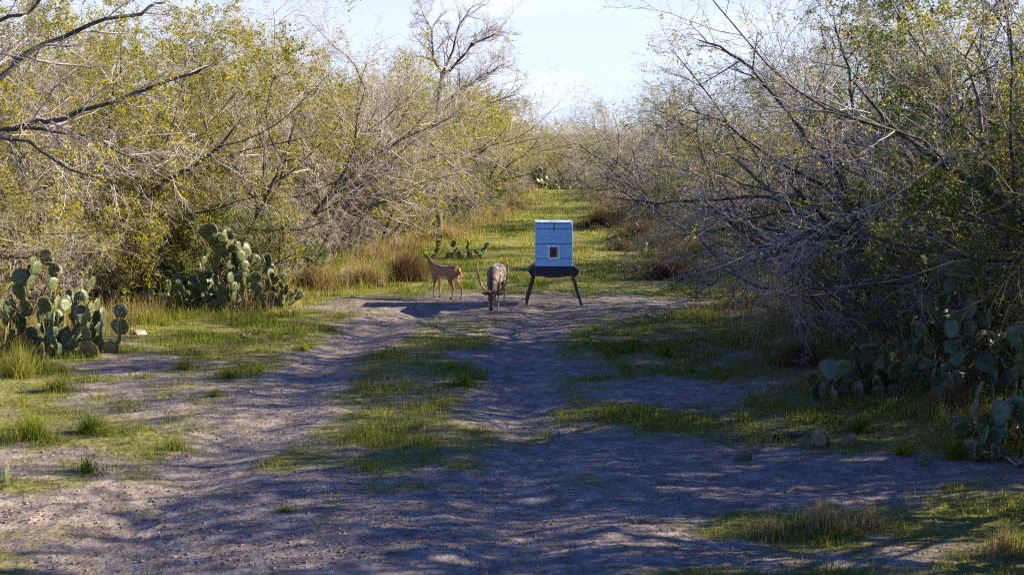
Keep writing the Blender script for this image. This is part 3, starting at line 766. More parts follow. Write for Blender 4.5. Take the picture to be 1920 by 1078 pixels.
cactus('small outlying prickly pear right of the tall sunlit clump', (535, 568), scat(4, 0.2, 0.3), lambda dx: 0.6, 75, 0.9, 7)
cactus('small prickly pear in the grass behind the doe', (862, 483), scat(12, 0.75, 0.4), lambda dx: 0.68, 76, 0.85, 26)
cactus('far dark prickly pear clump at the end of the grass lane', (1038, 356), scat(20, 1.7, 0.6), lambda dx: 1.6 - 0.4 * abs(dx + 0.6), 77, 1.4, 70)
cactus('shaded prickly pear clump with big pads under the right brush', (1650, 745), scat(22, 1.05, 0.4), lambda dx: 0.95 + 0.3 * dx, 78, 1.05, 80, tall=0.45)
cactus('tall shaded prickly pear behind the right clump', (1810, 760), scat(10, 0.45, 0.4), lambda dx: 2.0, 79, 1.15, 60, tall=0.6)
cactus('dark prickly pear clump at the right frame edge', (1890, 868), scat(18, 0.5, 0.45), lambda dx: 1.5, 80, 1.05, 90, tall=0.5)
cactus('single low prickly pear pad pair left of the dark right clump', (1700, 735), scat(2, 0.15, 0.15), lambda dx: 0.5, 81, 1.15, 3)
cactus('tiny two pad prickly pear among brown bushes right of the feeder', (1207, 478), scat(1, 0.1, 0.1), lambda dx: 0.55, 82, 1.0, 2)

# ----------------------------------------------------------------- feeder
def box_bm(bm, cx, cy, cz, sx, sy, sz, rot=None):
    r = bmesh.ops.create_cube(bm, size=1.0)
    for v in r['verts']:
        v.co = Vector((v.co.x * sx, v.co.y * sy, v.co.z * sz))
        if rot: v.co = rot @ v.co
        v.co += Vector((cx, cy, cz))
    return r['verts']
def bm_obj(name, bm, m, parent=None, bevel=0.0, smooth=False):
    if bevel:
        bmesh.ops.bevel(bm, geom=bm.edges[:], offset=bevel, segments=1, affect='EDGES', clamp_overlap=True)
    me = bpy.data.meshes.new(name); bm.to_mesh(me); bm.free()
    if smooth: me.polygons.foreach_set('use_smooth', [True] * len(me.polygons))
    return link(name, me, parent, m)
def box(name, c, s_, m, parent, bevel=0.004, rot=None):
    bm = bmesh.new(); box_bm(bm, *c, *s_, rot)
    return bm_obj(name, bm, m, parent, bevel)
def beam(name, p0, p1, wd, m, parent, bevel=0.004):
    p0, p1 = Vector(p0), Vector(p1); d = p1 - p0
    rot = d.to_track_quat('Z', 'X').to_matrix()
    return box(name, (p0 + p1) / 2, (wd, wd, d.length), m, parent, bevel, rot)
def extr(name, prof, y0, y1, m, parent):
    """xz profile extruded along y"""
    bm = bmesh.new()
    a = [bm.verts.new((x, y0, z)) for x, z in prof]; b = [bm.verts.new((x, y1, z)) for x, z in prof]
    bm.faces.new(a); bm.faces.new(b[::-1])
    for i in range(len(prof)):
        j = (i + 1) % len(prof); bm.faces.new((a[j], a[i], b[i], b[j]))
    bmesh.ops.recalc_face_normals(bm, faces=bm.faces[:])
    return bm_obj(name, bm, m, parent)

fp = gp3(1038, 575)
FE = tag(empty('deer_feeder', (fp.x, fp.y + 0.34, fp.z), R(0.4)), 'pale blue metal deer feeder box on splayed dark legs standing in the track', 'feeder')
Wd, D2 = 0.83, 0.33
z0, z1 = 0.91, 1.885
core = box('body', (0, 0.0, (z0 + z1) / 2), (Wd - 0.02, 2 * D2 - 0.02, z1 - z0 - 0.01), M['sheet'], FE, 0.01)
lines = [z0, 1.09, 1.42, 1.765, z1 - 0.012]
for k in range(4):
    zc = (lines[k] + lines[k + 1]) / 2
    box('panel', (0, -D2, zc), (Wd - 0.012, 0.012, lines[k + 1] - lines[k] - 0.007), M['sheet'], FE, 0.003)
    if k: box('seam', (0, -D2 - 0.001, lines[k]), (Wd - 0.02, 0.010, 0.016), M['leg_metal'], FE, 0.0)
for sx in (-1, 1):
    box('corner_trim', (sx * (Wd / 2 - 0.004), -D2, (z0 + z1) / 2), (0.022, 0.024, z1 - z0), M['sheet'], FE, 0.004)
lid = box('lid', (0, 0, z1 + 0.016), (Wd + 0.02, 2 * D2 + 0.03, 0.026), M['lid'], FE, 0.006)
box('latch', (0.0, -D2 - 0.012, 1.80), (0.016, 0.012, 0.17), M['dark_metal'], FE, 0.003)
# viewing window
fr = bmesh.new()
zc = 1.235
for c, s_ in (((0, -D2 - 0.016, zc + 0.135), (0.26, 0.026, 0.036)), ((0, -D2 - 0.016, zc - 0.135), (0.26, 0.026, 0.036)), ((-0.112, -D2 - 0.016, zc), (0.036, 0.026, 0.234)), ((0.112, -D2 - 0.016, zc), (0.036, 0.026, 0.234))):
    box_bm(fr, *c, *s_)
frame = bm_obj('window_frame', fr, M['frame_white'], FE, 0.004)
box('pane', (0, -D2 - 0.010, zc), (0.19, 0.008, 0.234), M['pane'], frame, 0.0)
box('feed_strip', (0.078, -D2 - 0.0165, zc), (0.026, 0.005, 0.226), M['corn'], frame, 0.0)
box('pane_bracket', (-0.005, -D2 - 0.0165, zc + 0.01), (0.05, 0.005, 0.10), M['dark_metal'], frame, 0.0)
# hopper skirt with a torn lower edge
bm = bmesh.new()
nsk = 24
rs = random.Random(9)
top = [bm.verts.new((-Wd / 2 + Wd * k / nsk, -D2 - 0.010, z0 - 0.004)) for k in range(nsk + 1)]
bot = [bm.verts.new((-Wd / 2 + Wd * k / nsk, -D2 - 0.05, 0.735 + 0.05 * (abs(k / nsk - 0.55)) ** 1 * 0.6 - 0.02 + rs.uniform(-0.004, 0.006) + (0.03 if k > 17 and k < 22 else 0))) for k in range(nsk + 1)]
for k in range(nsk): bm.faces.new((top[k], top[k + 1], bot[k + 1], bot[k]))
sk = bm_obj('skirt', bm, M['dark_metal'], FE)
md = sk.modifiers.new('thick', 'SOLIDIFY'); md.thickness = 0.008
for y0, y1 in ((-D2 + 0.03, D2 - 0.03),):
    extr('hopper', [(-0.40, z0 - 0.01), (0.40, z0 - 0.01), (0.36, 0.70), (0.16, 0.655), (-0.16, 0.655), (-0.36, 0.70)], y0, y1, M['dark_metal'], FE)
for sx in (-1, 1):
    extr('side_trough', [(sx * 0.415, 0.945), (sx * 0.585, 0.815), (sx * 0.50, 0.66), (sx * 0.415, 0.71)], -D2 + 0.02, D2 - 0.02, M['dark_metal'], FE)
beam('crossbar', (-0.43, -D2 + 0.02, 0.70), (0.43, -D2 + 0.02, 0.70), 0.028, M['rust'], FE)
for sx in (-1, 1):
    for sy in (-1, 1):
        lg = beam('leg', (sx * 0.43, sy * 0.29, 0.72), (sx * 0.635, sy * 0.33, 0.01), 0.046, M['leg_metal'], FE)
        box('foot_plate', (sx * 0.638, sy * 0.332, 0.006), (0.08, 0.08, 0.012), M['leg_metal'], lg, 0.002)
        beam('leg_bracket', (sx * 0.425, sy * 0.30, 0.91), (sx * 0.437, sy * 0.30, 0.69), 0.03, M['rust'], FE)

# ----------------------------------------------------------------- deer
def loft_verts(path, n=14):
    """path: list of (center, half width along side, half height along up, side, up)"""
    V, Q, T = [], [], []
    for c, wd, hg, side, up in path:
        for k in range(n):
            a_ = 2 * math.pi * k / n
            V.append(Vector(c) + side * (wd * math.cos(a_)) + up * (hg * math.sin(a_)))
    K = len(path)
    for i in range(K - 1):
        for k in range(n):
            k2 = (k + 1) % n
            Q.append((i * n + k, i * n + k2, (i + 1) * n + k2, (i + 1) * n + k))
    a0 = len(V); V.append(Vector(path[0][0])); V.append(Vector(path[-1][0]))
    for k in range(n):
        k2 = (k + 1) % n
        T.append((a0, k2, k)); T.append((a0 + 1, (K - 1) * n + k, (K - 1) * n + k2))
    return V, Q + T
def chain(pts, sideref=Vector((0, 1, 0))):
    """pts: (pos, half width, half depth)"""
    out = []
    for i, (c, wd, hg) in enumerate(pts):
        a_, b_ = Vector(pts[max(0, i - 1)][0]), Vector(pts[min(len(pts) - 1, i + 1)][0])
        d = (b_ - a_).normalized(); up = d.cross(sideref)
        if up.length < 1e-3: up = d.cross(Vector((1, 0, 0)))
        up.normalize(); side = up.cross(d).normalized()
        out.append((c, wd, hg, side, up))
    return out
def cap(pts):
    """round the two ends of a chain"""
    (c0, w0, h0), (c1, w1, h1) = pts[0], pts[-1]
    d0 = (Vector(pts[0][0]) - Vector(pts[1][0])).normalized(); d1 = (Vector(pts[-1][0]) - Vector(pts[-2][0])).normalized()
    return [(Vector(c0) + d0 * min(w0, h0) * 0.7, w0 * 0.6, h0 * 0.6)] + list(pts) + [(Vector(c1) + d1 * min(w1, h1) * 0.7, w1 * 0.6, h1 * 0.6)]
def remeshed(name, chains, voxel, smooth_it=5):
    bm = bmesh.new()
    for ch, sref in chains:
        V, F = loft_verts(chain(cap(ch), sref))
        vs = [bm.verts.new(v) for v in V]
        for f in F: bm.faces.new([vs[i] for i in f])
    bmesh.ops.recalc_face_normals(bm, faces=bm.faces[:])
    me = bpy.data.meshes.new(name); bm.to_mesh(me); bm.free()
    o = bpy.data.objects.new('tmp', me); C.objects.link(o)
    md = o.modifiers.new('r', 'REMESH'); md.mode = 'VOXEL'; md.voxel_size = voxel; md.use_smooth_shade = True
    ms = o.modifiers.new('s', 'SMOOTH'); ms.factor = 0.5; ms.iterations = smooth_it
    dg = bpy.context.evaluated_depsgraph_get()
    me2 = bpy.data.meshes.new_from_object(o.evaluated_get(dg))
    me2.name = name
    bpy.data.objects.remove(o); bpy.data.meshes.remove(me)
    return me2
def paint(me, fn):
    co = np.empty(len(me.vertices) * 3, np.float32); me.vertices.foreach_get('co', co); co = co.reshape(-1, 3)
    no = np.empty(len(me.vertices) * 3, np.float32); me.vertices.foreach_get('normal', no); no = no.reshape(-1, 3)
    c = fn(co, no)
    me.attributes.new('coat', 'FLOAT_COLOR', 'POINT').data.foreach_set('color', np.hstack([c, np.ones((len(c), 1))]).astype(np.float32).ravel())
Yv = Vector((0, 1, 0))
def lerp3(a_, b_, f): f = np.clip(f, 0, 1)[:, None]; return np.array(a_)[None] * (1 - f) + np.array(b_)[None] * f if np.ndim(a_) == 1 else a_ * (1 - f) + np.array(b_)[None] * f

def legs(hip_x, sh_x, k, wside, steps):
    """four leg chains; k scales; steps = fore-aft foot offsets (front left, front right, hind left, hind right)"""
    ch = []
    for s_, st in ((1, steps[0]), (-1, steps[1])):
        y = s_ * wside
        ch.append(([((sh_x, y * 0.75, 0.66 * k), 0.055, 0.10), ((sh_x - 0.01, y * 0.95, 0.52 * k), 0.048, 0.075), ((sh_x - 0.02 + st * 0.3, y, 0.42 * k), 0.034, 0.045),
                    ((sh_x + 0.0 + st * 0.6, y, 0.27 * k), 0.024, 0.027), ((sh_x + st * 0.7, y, 0.235 * k), 0.024, 0.026), ((sh_x + st * 0.85, y, 0.13 * k), 0.0165, 0.018),
                    ((sh_x + st, y, 0.065 * k), 0.019, 0.021), ((sh_x + 0.025 + st, y, 0.018), 0.020, 0.026)], Yv))
    for s_, st in ((1, steps[2]), (-1, steps[3])):
        y = s_ * wside
        ch.append(([((hip_x + 0.02, y * 0.7, 0.70 * k), 0.075, 0.125), ((hip_x + 0.07, y * 0.95, 0.57 * k), 0.068, 0.12), ((hip_x + 0.07 + st * 0.2, y, 0.46 * k), 0.045, 0.075),
                    ((hip_x - 0.02 + st * 0.5, y, 0.36 * k), 0.029, 0.040), ((hip_x - 0.085 + st * 0.8, y, 0.285 * k), 0.023, 0.031), ((hip_x - 0.07 + st * 0.9, y, 0.17 * k), 0.0165, 0.020),
                    ((hip_x - 0.05 + st, y, 0.065 * k), 0.019, 0.022), ((hip_x - 0.02 + st, y, 0.018), 0.020, 0.027)], Yv))
    return ch
def ear_mesh(name, l, wd, seed):
    bm = bmesh.new()
    rows = []
    for k, f in enumerate((0, 0.2, 0.45, 0.7, 0.9, 1.0)):
        ww = wd * (0.45 + 1.1 * f - 1.55 * f ** 3) if f < 1 else 0.004
        rows.append([bm.verts.new((x * ww, -0.35 * ww * (1 - x * x), f * l)) for x in (-1, -0.5, 0, 0.5, 1)])
    for a_, b_ in zip(rows[:-1], rows[1:]):
        for k in range(4): bm.faces.new((a_[k], a_[k + 1], b_[k + 1], b_[k]))
    me = bpy.data.meshes.new(name); bm.to_mesh(me); bm.free()
    me.polygons.foreach_set('use_smooth', [True] * len(me.polygons))
    return me
def basis(o, origin, z, yref):
    z = Vector(z).normalized(); x = Vector(yref).cross(z).normalized(); y = z.cross(x)
    o.matrix_basis = Matrix.Translation(origin) @ Matrix((x, y, z)).transposed().to_4x4()

def head_chain(poll, fwd, k=1.0):
    f = Vector(fwd).normalized(); s_ = Vector((0, 0, 1)).cross(f)
    s_ = s_.normalized() if s_.length > 0.05 else Yv
    up = f.cross(s_)
    P0 = Vector(poll)
    return ([(P0 - f * 0.03 * k, 0.048 * k, 0.055 * k), (P0 + f * 0.03 * k, 0.058 * k, 0.064 * k), (P0 + f * 0.09 * k - up * 0.008 * k, 0.054 * k, 0.060 * k), (P0 + f * 0.15 * k - up * 0.016 * k, 0.038 * k, 0.044 * k),
             (P0 + f * 0.21 * k - up * 0.022 * k, 0.029 * k, 0.033 * k), (P0 + f * 0.245 * k - up * 0.024 * k, 0.026 * k, 0.027 * k)], s_), s_, up
def add_eyes(par, poll, f, s_, up, k):
    for sg in (1, -1):
        bm = bmesh.new(); bmesh.ops.create_uvsphere(bm, u_segments=10, v_segments=7, radius=0.013 * k)
        o = bm_obj('eye', bm, M['black'], par, smooth=True)
        o.location = Vector(poll) + Vector(f).normalized() * 0.085 * k + s_ * sg * 0.050 * k + up * 0.018 * k

# doe: body turned left and away, head raised and turned away from the viewer
def doe():
    g = gp3(835, 567)
    head = Vector((-math.cos(R(33)), math.sin(R(33)), 0))
    par = tag(empty('deer', (g.x, g.y + 0.12, g.z - 0.004), math.atan2(head.y, head.x)), 'spotted brown doe standing with head raised beside the track', 'deer')
    par.scale = (0.95, 0.95, 0.95)
    torso = [((-0.40, 0, 0.70), 0.07, 0.09), ((-0.36, 0, 0.69), 0.115, 0.145), ((-0.25, 0, 0.68), 0.14, 0.165), ((-0.08, 0, 0.655), 0.145, 0.165), ((0.10, 0, 0.65), 0.14, 0.17),
             ((0.25, 0, 0.665), 0.12, 0.175), ((0.36, 0, 0.69), 0.085, 0.13)]
    f = Vector((math.sin(R(33)) + 0.1, -math.cos(R(33)), -0.12)).normalized()
    poll = Vector((0.495, -0.02, 0.935))
    neck = [((0.28, 0, 0.70), 0.09, 0.13), ((0.37, 0, 0.77), 0.076, 0.105), ((0.44, -0.005, 0.85), 0.060, 0.082), ((0.48, -0.012, 0.91), 0.05, 0.062), (poll, 0.044, 0.050)]
    hc, s_, up = head_chain(poll + Vector((0, 0, 0.005)), f, 0.93)
    me = remeshed('doe_body', [(torso, Yv), (neck, Yv), (hc[0] and hc, s_)][:2] + [(hc[0], s_)] if False else [(torso, Yv), (neck, Yv), hc] + legs(-0.30, 0.27, 0.97, 0.085, (0.02, -0.05, 0.10, -0.06)), 0.011, 4)
    rng = np.random.RandomState(2)
    sp = []
    for zz, xs in ((0.80, 10), (0.755, 12), (0.71, 12), (0.665, 12), (0.62, 11), (0.575, 8)):
        for k in range(xs):
            sp.append((-0.37 + 0.74 * (k + rng.uniform(0.2, 0.8)) / xs, zz + rng.uniform(-0.012, 0.012)))
    sp = np.array(sp)
    def coat(co, no):
        c = np.tile(np.array([[0.36, 0.16, 0.055]]), (len(co), 1))
        x, y_, z = co.T
        c = lerp3(c, (0.17, 0.06, 0.02), np.clip((no[:, 2] - 0.45) / 0.4, 0, 1) * (z > 0.7) * (x < 0.4))
        belly = np.clip((-no[:, 2] - 0.35) / 0.3, 0, 1) * (z > 0.40) * (z < 0.62)
        c = lerp3(c, (0.62, 0.53, 0.42), belly)
        inner = np.clip(1 - np.abs(y_) / 0.075, 0, 1) * 2.2 * (z < 0.5)
        c = lerp3(c, (0.55, 0.44, 0.33), np.clip(inner, 0, 0.9))
        c = lerp3(c, (0.50, 0.38, 0.27), np.clip((0.30 - z) / 0.1, 0, 1) * 0.45)
        rumpw = np.clip((-no[:, 0] - 0.5) / 0.3, 0, 1) * (x < -0.33) * (z < 0.74) * (z > 0.42)
        c = lerp3(c, (0.50, 0.34, 0.2), rumpw * 0.8)
        d = np.min(np.hypot((x[:, None] - sp[:, 0]), (z[:, None] - sp[:, 1])), axis=1)
        c = lerp3(c, (0.68, 0.57, 0.45), np.clip((0.0125 - d) / 0.005, 0, 1) * (x < 0.4) * (z > 0.5))
        line = np.exp(-((z - 0.545 - 0.1 * (x - 0.05) ** 2) / 0.010) ** 2) * (np.abs(x - 0.02) < 0.15) * (np.abs(y_) > 0.06)
        c = lerp3(c, (0.55, 0.43, 0.32), line * 0.8)
        c = lerp3(c, (0.02, 0.016, 0.014), (z < 0.035) * 1.0)
        return c
    paint(me, coat); link('body', me, par, M['fur'])
    add_eyes(par, poll, f, s_, up, 0.93)
    for sg in (1, -1):
        em = ear_mesh('ear', 0.165, 0.05, 1); paint(em, lambda co, no: np.tile(np.array([[0.30, 0.15, 0.07]]), (len(co), 1)))
        e = link('ear', em, par, M['fur'])
        e.modifiers.new('thick', 'SOLIDIFY').thickness = 0.006
        basis(e, poll + s_ * sg * 0.035 + up * 0.030, s_ * sg * 0.75 + up * 0.8 - f * 0.1, -f)
    tm = remeshed('doe_tail', [([((-0.415, 0, 0.76), 0.035, 0.022), ((-0.45, 0, 0.68), 0.040, 0.022), ((-0.455, 0, 0.58), 0.034, 0.018), ((-0.452, 0, 0.50), 0.014, 0.010)], Yv)], 0.008, 3)
    paint(tm, lambda co, no: lerp3(np.tile(np.array([[0.55, 0.23, 0.05]]), (len(co), 1)), (0.75, 0.68, 0.58), (co[:, 2] < 0.53) * 1.0))
    link('tail', tm, par, M['fur'])
doe()

# buck: coming towards the viewer, head down grazing
def buck():
    g = gp3(921, 588)
    par = tag(empty('deer', (g.x, g.y, g.z - 0.004), R(-99)), 'antlered grey brown buck grazing head down facing the viewer', 'deer')
    par.scale = (1.06, 1.06, 1.06)
    k = 1.06
    X0 = -0.62                                      # chest sits behind the grazing head
    torso = [((X0 - 0.46, 0, 0.78), 0.08, 0.10), ((X0 - 0.40, 0, 0.77), 0.145, 0.165), ((X0 - 0.25, 0, 0.765), 0.178, 0.195), ((X0 - 0.05, 0, 0.735), 0.190, 0.205),
             ((X0 + 0.15, 0, 0.735), 0.182, 0.205), ((X0 + 0.30, 0, 0.75), 0.150, 0.195), ((X0 + 0.40, 0, 0.74), 0.10, 0.14)]
    poll = Vector((X0 + 0.80, 0.06, 0.41))
    neck = [((X0 + 0.26, 0, 0.76), 0.13, 0.17), ((X0 + 0.42, 0.01, 0.70), 0.115, 0.145), ((X0 + 0.57, 0.03, 0.60), 0.10, 0.12), ((X0 + 0.70, 0.05, 0.50), 0.085, 0.10), (poll, 0.066, 0.08)]
    f = Vector((0.36, -0.03, -0.93)).normalized()
    hs_ = Yv
    up = f.cross(hs_).normalized() * -1
    kk = 1.30
    P0 = poll
    hch = [(P0 - f * 0.03 * kk, 0.050 * kk, 0.055 * kk), (P0 + f * 0.03 * kk, 0.060 * kk, 0.064 * kk), (P0 + f * 0.09 * kk, 0.056 * kk, 0.060 * kk), (P0 + f * 0.15 * kk, 0.040 * kk, 0.046 * kk),
           (P0 + f * 0.21 * kk, 0.031 * kk, 0.036 * kk), (P0 + f * 0.245 * kk, 0.029 * kk, 0.029 * kk)]
    fwdup = Vector((f.z, 0, -f.x)); fwdup = Vector((abs(f.z), 0, f.x * 1.0)).normalized()   # forehead side: towards the viewer
    me = remeshed('buck_body', [(torso, Yv), (neck, Yv), (hch, Yv)] + legs(X0 - 0.34, X0 + 0.28, k, 0.105, (0.10, -0.02, 0.04, -0.08)), 0.012, 4)
    tip = P0 + f * 0.25 * kk
    def coat(co, no):
        x, y_, z = co.T
        c = np.tile(np.array([[0.11, 0.073, 0.05]]), (len(co), 1))
        c = lerp3(c, (0.135, 0.108, 0.09), np.clip((0.35 - np.abs(no[:, 1])) / 0.3, 0, 1) * 0 + np.clip((np.abs(y_) - 0.03) / 0.06, 0, 1) * (z > 0.62))
        c = lerp3(c, (0.055, 0.042, 0.035), np.exp(-((y_ - 0.02) / 0.040) ** 2) * np.clip((no[:, 2] + no[:, 0] - 0.3) / 0.3, 0, 1) * (z > 0.5))
        c = lerp3(c, (0.13, 0.08, 0.05), np.clip((x - (X0 + 0.72)) / 0.08, 0, 1) * (z < 0.5))
        c = lerp3(c, (0.5, 0.42, 0.34), np.clip((-no[:, 2] - 0.35) / 0.3, 0, 1) * (z > 0.45) * (x < X0 + 0.3))
        c = lerp3(c, (0.52, 0.42, 0.33), np.clip((0.42 - z) / 0.1, 0, 1) * (x < X0 + 0.5) * 0.75)
        dt = np.linalg.norm(co - np.array(tip)[None], axis=1)
        c = lerp3(c, (0.025, 0.02, 0.018), np.clip((0.085 - dt) / 0.03, 0, 1))
        spn = fbm(x * 26, z * 26 + y_ * 19, 1)
        c = lerp3(c, (0.58, 0.5, 0.42), np.clip((spn - 0.74) / 0.05, 0, 1) * (z > 0.6) * (x < X0 + 0.35) * 0.8)
        c = lerp3(c, (0.02, 0.016, 0.014), (z < 0.035) * (x < X0 + 0.5) * 1.0)
        return c
    paint(me, coat); link('body', me, par, M['fur'])
    add_eyes(par, poll, f, Yv, fwdup, kk * 1.05)
    for sg in (1, -1):
        em = ear_mesh('ear', 0.17, 0.046, 2); paint(em, lambda co, no: np.tile(np.array([[0.16, 0.10, 0.07]]), (len(co), 1)))
        e = link('ear', em, par, M['fur'])
        e.modifiers.new('thick', 'SOLIDIFY').thickness = 0.006
        basis(e, poll + Yv * sg * 0.06, Yv * sg * 0.95 + Vector((0.05, 0, 0.12)), Vector((-1, 0, 0.2)))
        # antler: lyre shaped main beam with brow tine and top fork (local +y is the viewer's right)
        b = poll + Yv * sg * 0.035 + fwdup * 0.045 - f * 0.02
        main = [b, b + Vector((0.10, sg * 0.10, 0.07)), b + Vector((0.13, sg * 0.17, 0.17)), b + Vector((0.10, sg * 0.23, 0.32)), b + Vector((0.03, sg * 0.27, 0.48)), b + Vector((-0.06, sg * 0.28, 0.62)), b + Vector((-0.12, sg * 0.26, 0.69))]
        if sg > 0: main = [b, b + Vector((0.09, 0.11, 0.05)), b + Vector((0.12, 0.22, 0.12)), b + Vector((0.10, 0.29, 0.24)), b + Vector((0.03, 0.30, 0.42)), b + Vector((-0.06, 0.27, 0.57)), b + Vector((-0.12, 0.23, 0.64))]
        rad = [0.024, 0.021, 0.020, 0.018, 0.016, 0.012, 0.005]
        ch = [([(p_, r_, r_) for p_, r_ in zip(main, rad)], Vector((1, 0, 0.3)))]
        ch.append(([(main[0] + Vector((0.01, 0, 0.01)), 0.017, 0.017), (main[0] + Vector((0.10, sg * 0.02, 0.03)), 0.013, 0.013), (main[0] + Vector((0.17, sg * 0.05, 0.13)), 0.006, 0.006)], Vector((0, 1, 0))))
        ch.append(([(main[3], 0.014, 0.014), (main[3] + Vector((0.06, -sg * 0.01, 0.08)), 0.011, 0.011), (main[3] + Vector((0.08, -sg * 0.0, 0.17)), 0.005, 0.005)], Vector((0, 1, 0))))
        link('antler', remeshed('antler', ch, 0.007, 2), par, M['antler'])
buck()

# ----------------------------------------------------------------- rusty tripod, stones, dead wood
tp = gp3(530, 556)
TR = tag(empty('iron_tripod', tp), 'tall thin rusty iron tripod beside the tall left cactus', 'tripod')
for dx, dy in ((-0.13, -0.05), (0.20, 0.0), (0.02, 0.35)):
    a_, b_ = Vector((dx, dy, -0.05)), Vector((0.0 + 0.02 * np.sign(dx), 0, 1.62))
    lg = beam('leg', a_, b_, 0.026, M['rust'], TR, 0.003)
    bm = bmesh.new()
    for k in range(14):
        p_ = a_.lerp(b_, 0.08 + 0.065 * k); box_bm(bm, p_.x, p_.y, p_.z, 0.044, 0.034, 0.014)
    tag(bm_obj('notches', bm, M['rust'], lg), kind='stuff')
box('top_cap', (0, 0, 1.63), (0.06, 0.04, 0.03), M['rust'], TR, 0.004)

def rock(name, px, py, sz, seed, label, m='stone', cat='stone', flat=0.6, group=None):
    bm = bmesh.new(); bmesh.ops.create_icosphere(bm, subdivisions=3, radius=1.0)
    rng = random.Random(seed); o_ = Vector((rng.uniform(0, 50), rng.uniform(0, 50), 0))
    from mathutils import noise
    for v in bm.verts:
        f = 1 + 0.45 * noise.noise(v.co * 1.3 + o_) + 0.15 * noise.noise(v.co * 3.5 + o_)
        v.co = Vector((v.co.x * f * sz, v.co.y * f * sz * 0.8, v.co.z * f * sz * flat))
    o = bm_obj(name, bm, M[m], smooth=True)
    g = gp3(px, py); o.location = (g.x, g.y, g.z + sz * flat * 0.35); o.rotation_euler = (0, 0, rng.uniform(0, 6))
    return tag(o, label, cat, group)
rock('stone', 262, 634, 0.15, 1, 'pale flat stone in the grass at the foot of the near left cactus', flat=0.4)
rock('stone', 122, 652, 0.10, 2, 'dark little stone below the near left cactus', 'clod')
rock('stone', 596, 558, 0.06, 3, 'small pale stone at the left end of the bare track')
rock('stone', 983, 566, 0.05, 4, 'yellowish stone beside the left feeder leg')
rock('stone', 541, 591, 0.06, 5, 'pinkish stone in front of the small outlying cactus')
rock('stone', 1795, 800, 0.13, 6, 'brown stone under the dark right cactus', 'clod')
rock('stone', 468, 744, 0.035, 7, 'small white stone on the left rut')

def branch(name, pxs, r, seed, label, m='deadwood', lift=0.03, kids=3, klen=0.25, cat='branch'):
    rng = random.Random(seed)
    W = [gp3(*q) + Vector((0, 0, lift + r)) for q in pxs]
    b = W[0].copy()
    out = {}
    fine = []
    for a_, c_ in zip(W[:-1], W[1:]):
        for f in (0, 0.34, 0.67): fine.append(tuple(a_.lerp(c_, f) - b + Vector((rng.gauss(0, 0.012), rng.gauss(0, 0.012), rng.gauss(0, 0.012)))))
    fine.append(tuple(W[-1] - b))
    P = dict(seg=[4, 3, 2], kids=[kids, 2], t0=[0.2, 0.2], ang=[(25, 60), (25, 60)], len=[1, klen, klen * 0.5], trop=[0, 0.05, 0.02], crook=[0.1, 0.15, 0.15], lean=(0, 0), r=r, rr=0.6, rmin=0.004)
    grow(rng, None, None, 0, r, 0, P, out, fine)
    me = tube_mesh(name, out, [0, 1, 2])
    o = link(name, me, mat=M[m]); o.location = b
    return tag(o, label, cat)
branch('fallen_branch', [(250, 598), (270, 600), (296, 594)], 0.02, 1, 'thin dark branch lying in the grass right of the near left cactus', 'bark')
branch('fallen_branch', [(1450, 832), (1480, 826), (1510, 822)], 0.045, 2, 'dark log lying at the right edge of the dirt', 'bark', 0.0, 2, 0.15)
branch('fallen_branch', [(1475, 924), (1483, 920), (1493, 916)], 0.018, 3, 'short pale stick on the dirt in the right foreground', 'deadwood', 0.0, 1, 0.08)
branch('fallen_branch', [(1840, 865), (1880, 872), (1905, 895), (1918, 880)], 0.022, 4, 'bleached forked branch on the ground below the dark right cactus', 'deadwood', 0.02, 5, 0.3)
branch('fallen_branch', [(1345, 830), (1370, 828), (1392, 826)], 0.016, 5, 'thin brown stick on the dirt left of the dark log', 'deadwood', 0.0, 2, 0.1)
branch('fallen_branch', [(452, 632), (464, 640), (470, 632)], 0.025, 6, 'curled yellow bark piece in the grass in front of the tall left cactus', 'deadwood', 0.01, 1, 0.06)
branch('fallen_branch', [(815, 600), (850, 597), (890, 600)], 0.012, 7, 'pale stick on the bare track left of the buck', 'deadwood', 0.0, 1, 0.1)

def loose_pads(label, px, py, spec):
    g = gp3(px, py)
    par = tag(empty('cactus_pad_pair' if len(spec) > 1 else 'fallen_cactus_pad', g), label, 'cactus pad')
    for i, (dx, dy, dz, ax, az, sc, old) in enumerate(spec): add_pad(par, i, Vector((dx, dy, dz)), Vector(ax), az, sc, old)
loose_pads('upright cactus pad growing from a fallen one at the lower left frame edge', 6, 925, [(0.05, 0, 0.02, (0.0, 0.05, 1), 0.1, 0.82, False), (-0.32, -0.05, 0.05, (1, 0, 0.05), 1.57, 1.0, True)])
loose_pads('fallen green cactus pad on the dirt right of the track', 1375, 868, [(0, 0, 0.02, (1, 0.1, 0.05), 1.5, 0.75, False)])
loose_pads('heap of wilted cactus pads at the right edge of the dirt', 1545, 842, [(-0.1, 0, 0.0, (0.4, 0.2, 0.8), 1.2, 0.8, True), (0.05, 0.05, 0.0, (-0.3, 0, 0.9), 0.5, 0.85, False), (0.2, 0, 0.03, (1, 0.2, 0.2), 1.4, 0.8, True), (-0.15, -0.1, 0.03, (-1, 0.1, 0.2), 1.7, 0.7, False)])
loose_pads('small cactus pad standing in the dirt below the right grass tufts', 1733, 880, [(0, 0, -0.02, (0.1, 0, 1), 1.3, 0.62, False)])
loose_pads('fallen grey cactus pad beside the near left cactus', 75, 690, [(0.02, 0, 0, (0.15, 0, 1), 0.5, 1.1, False)])

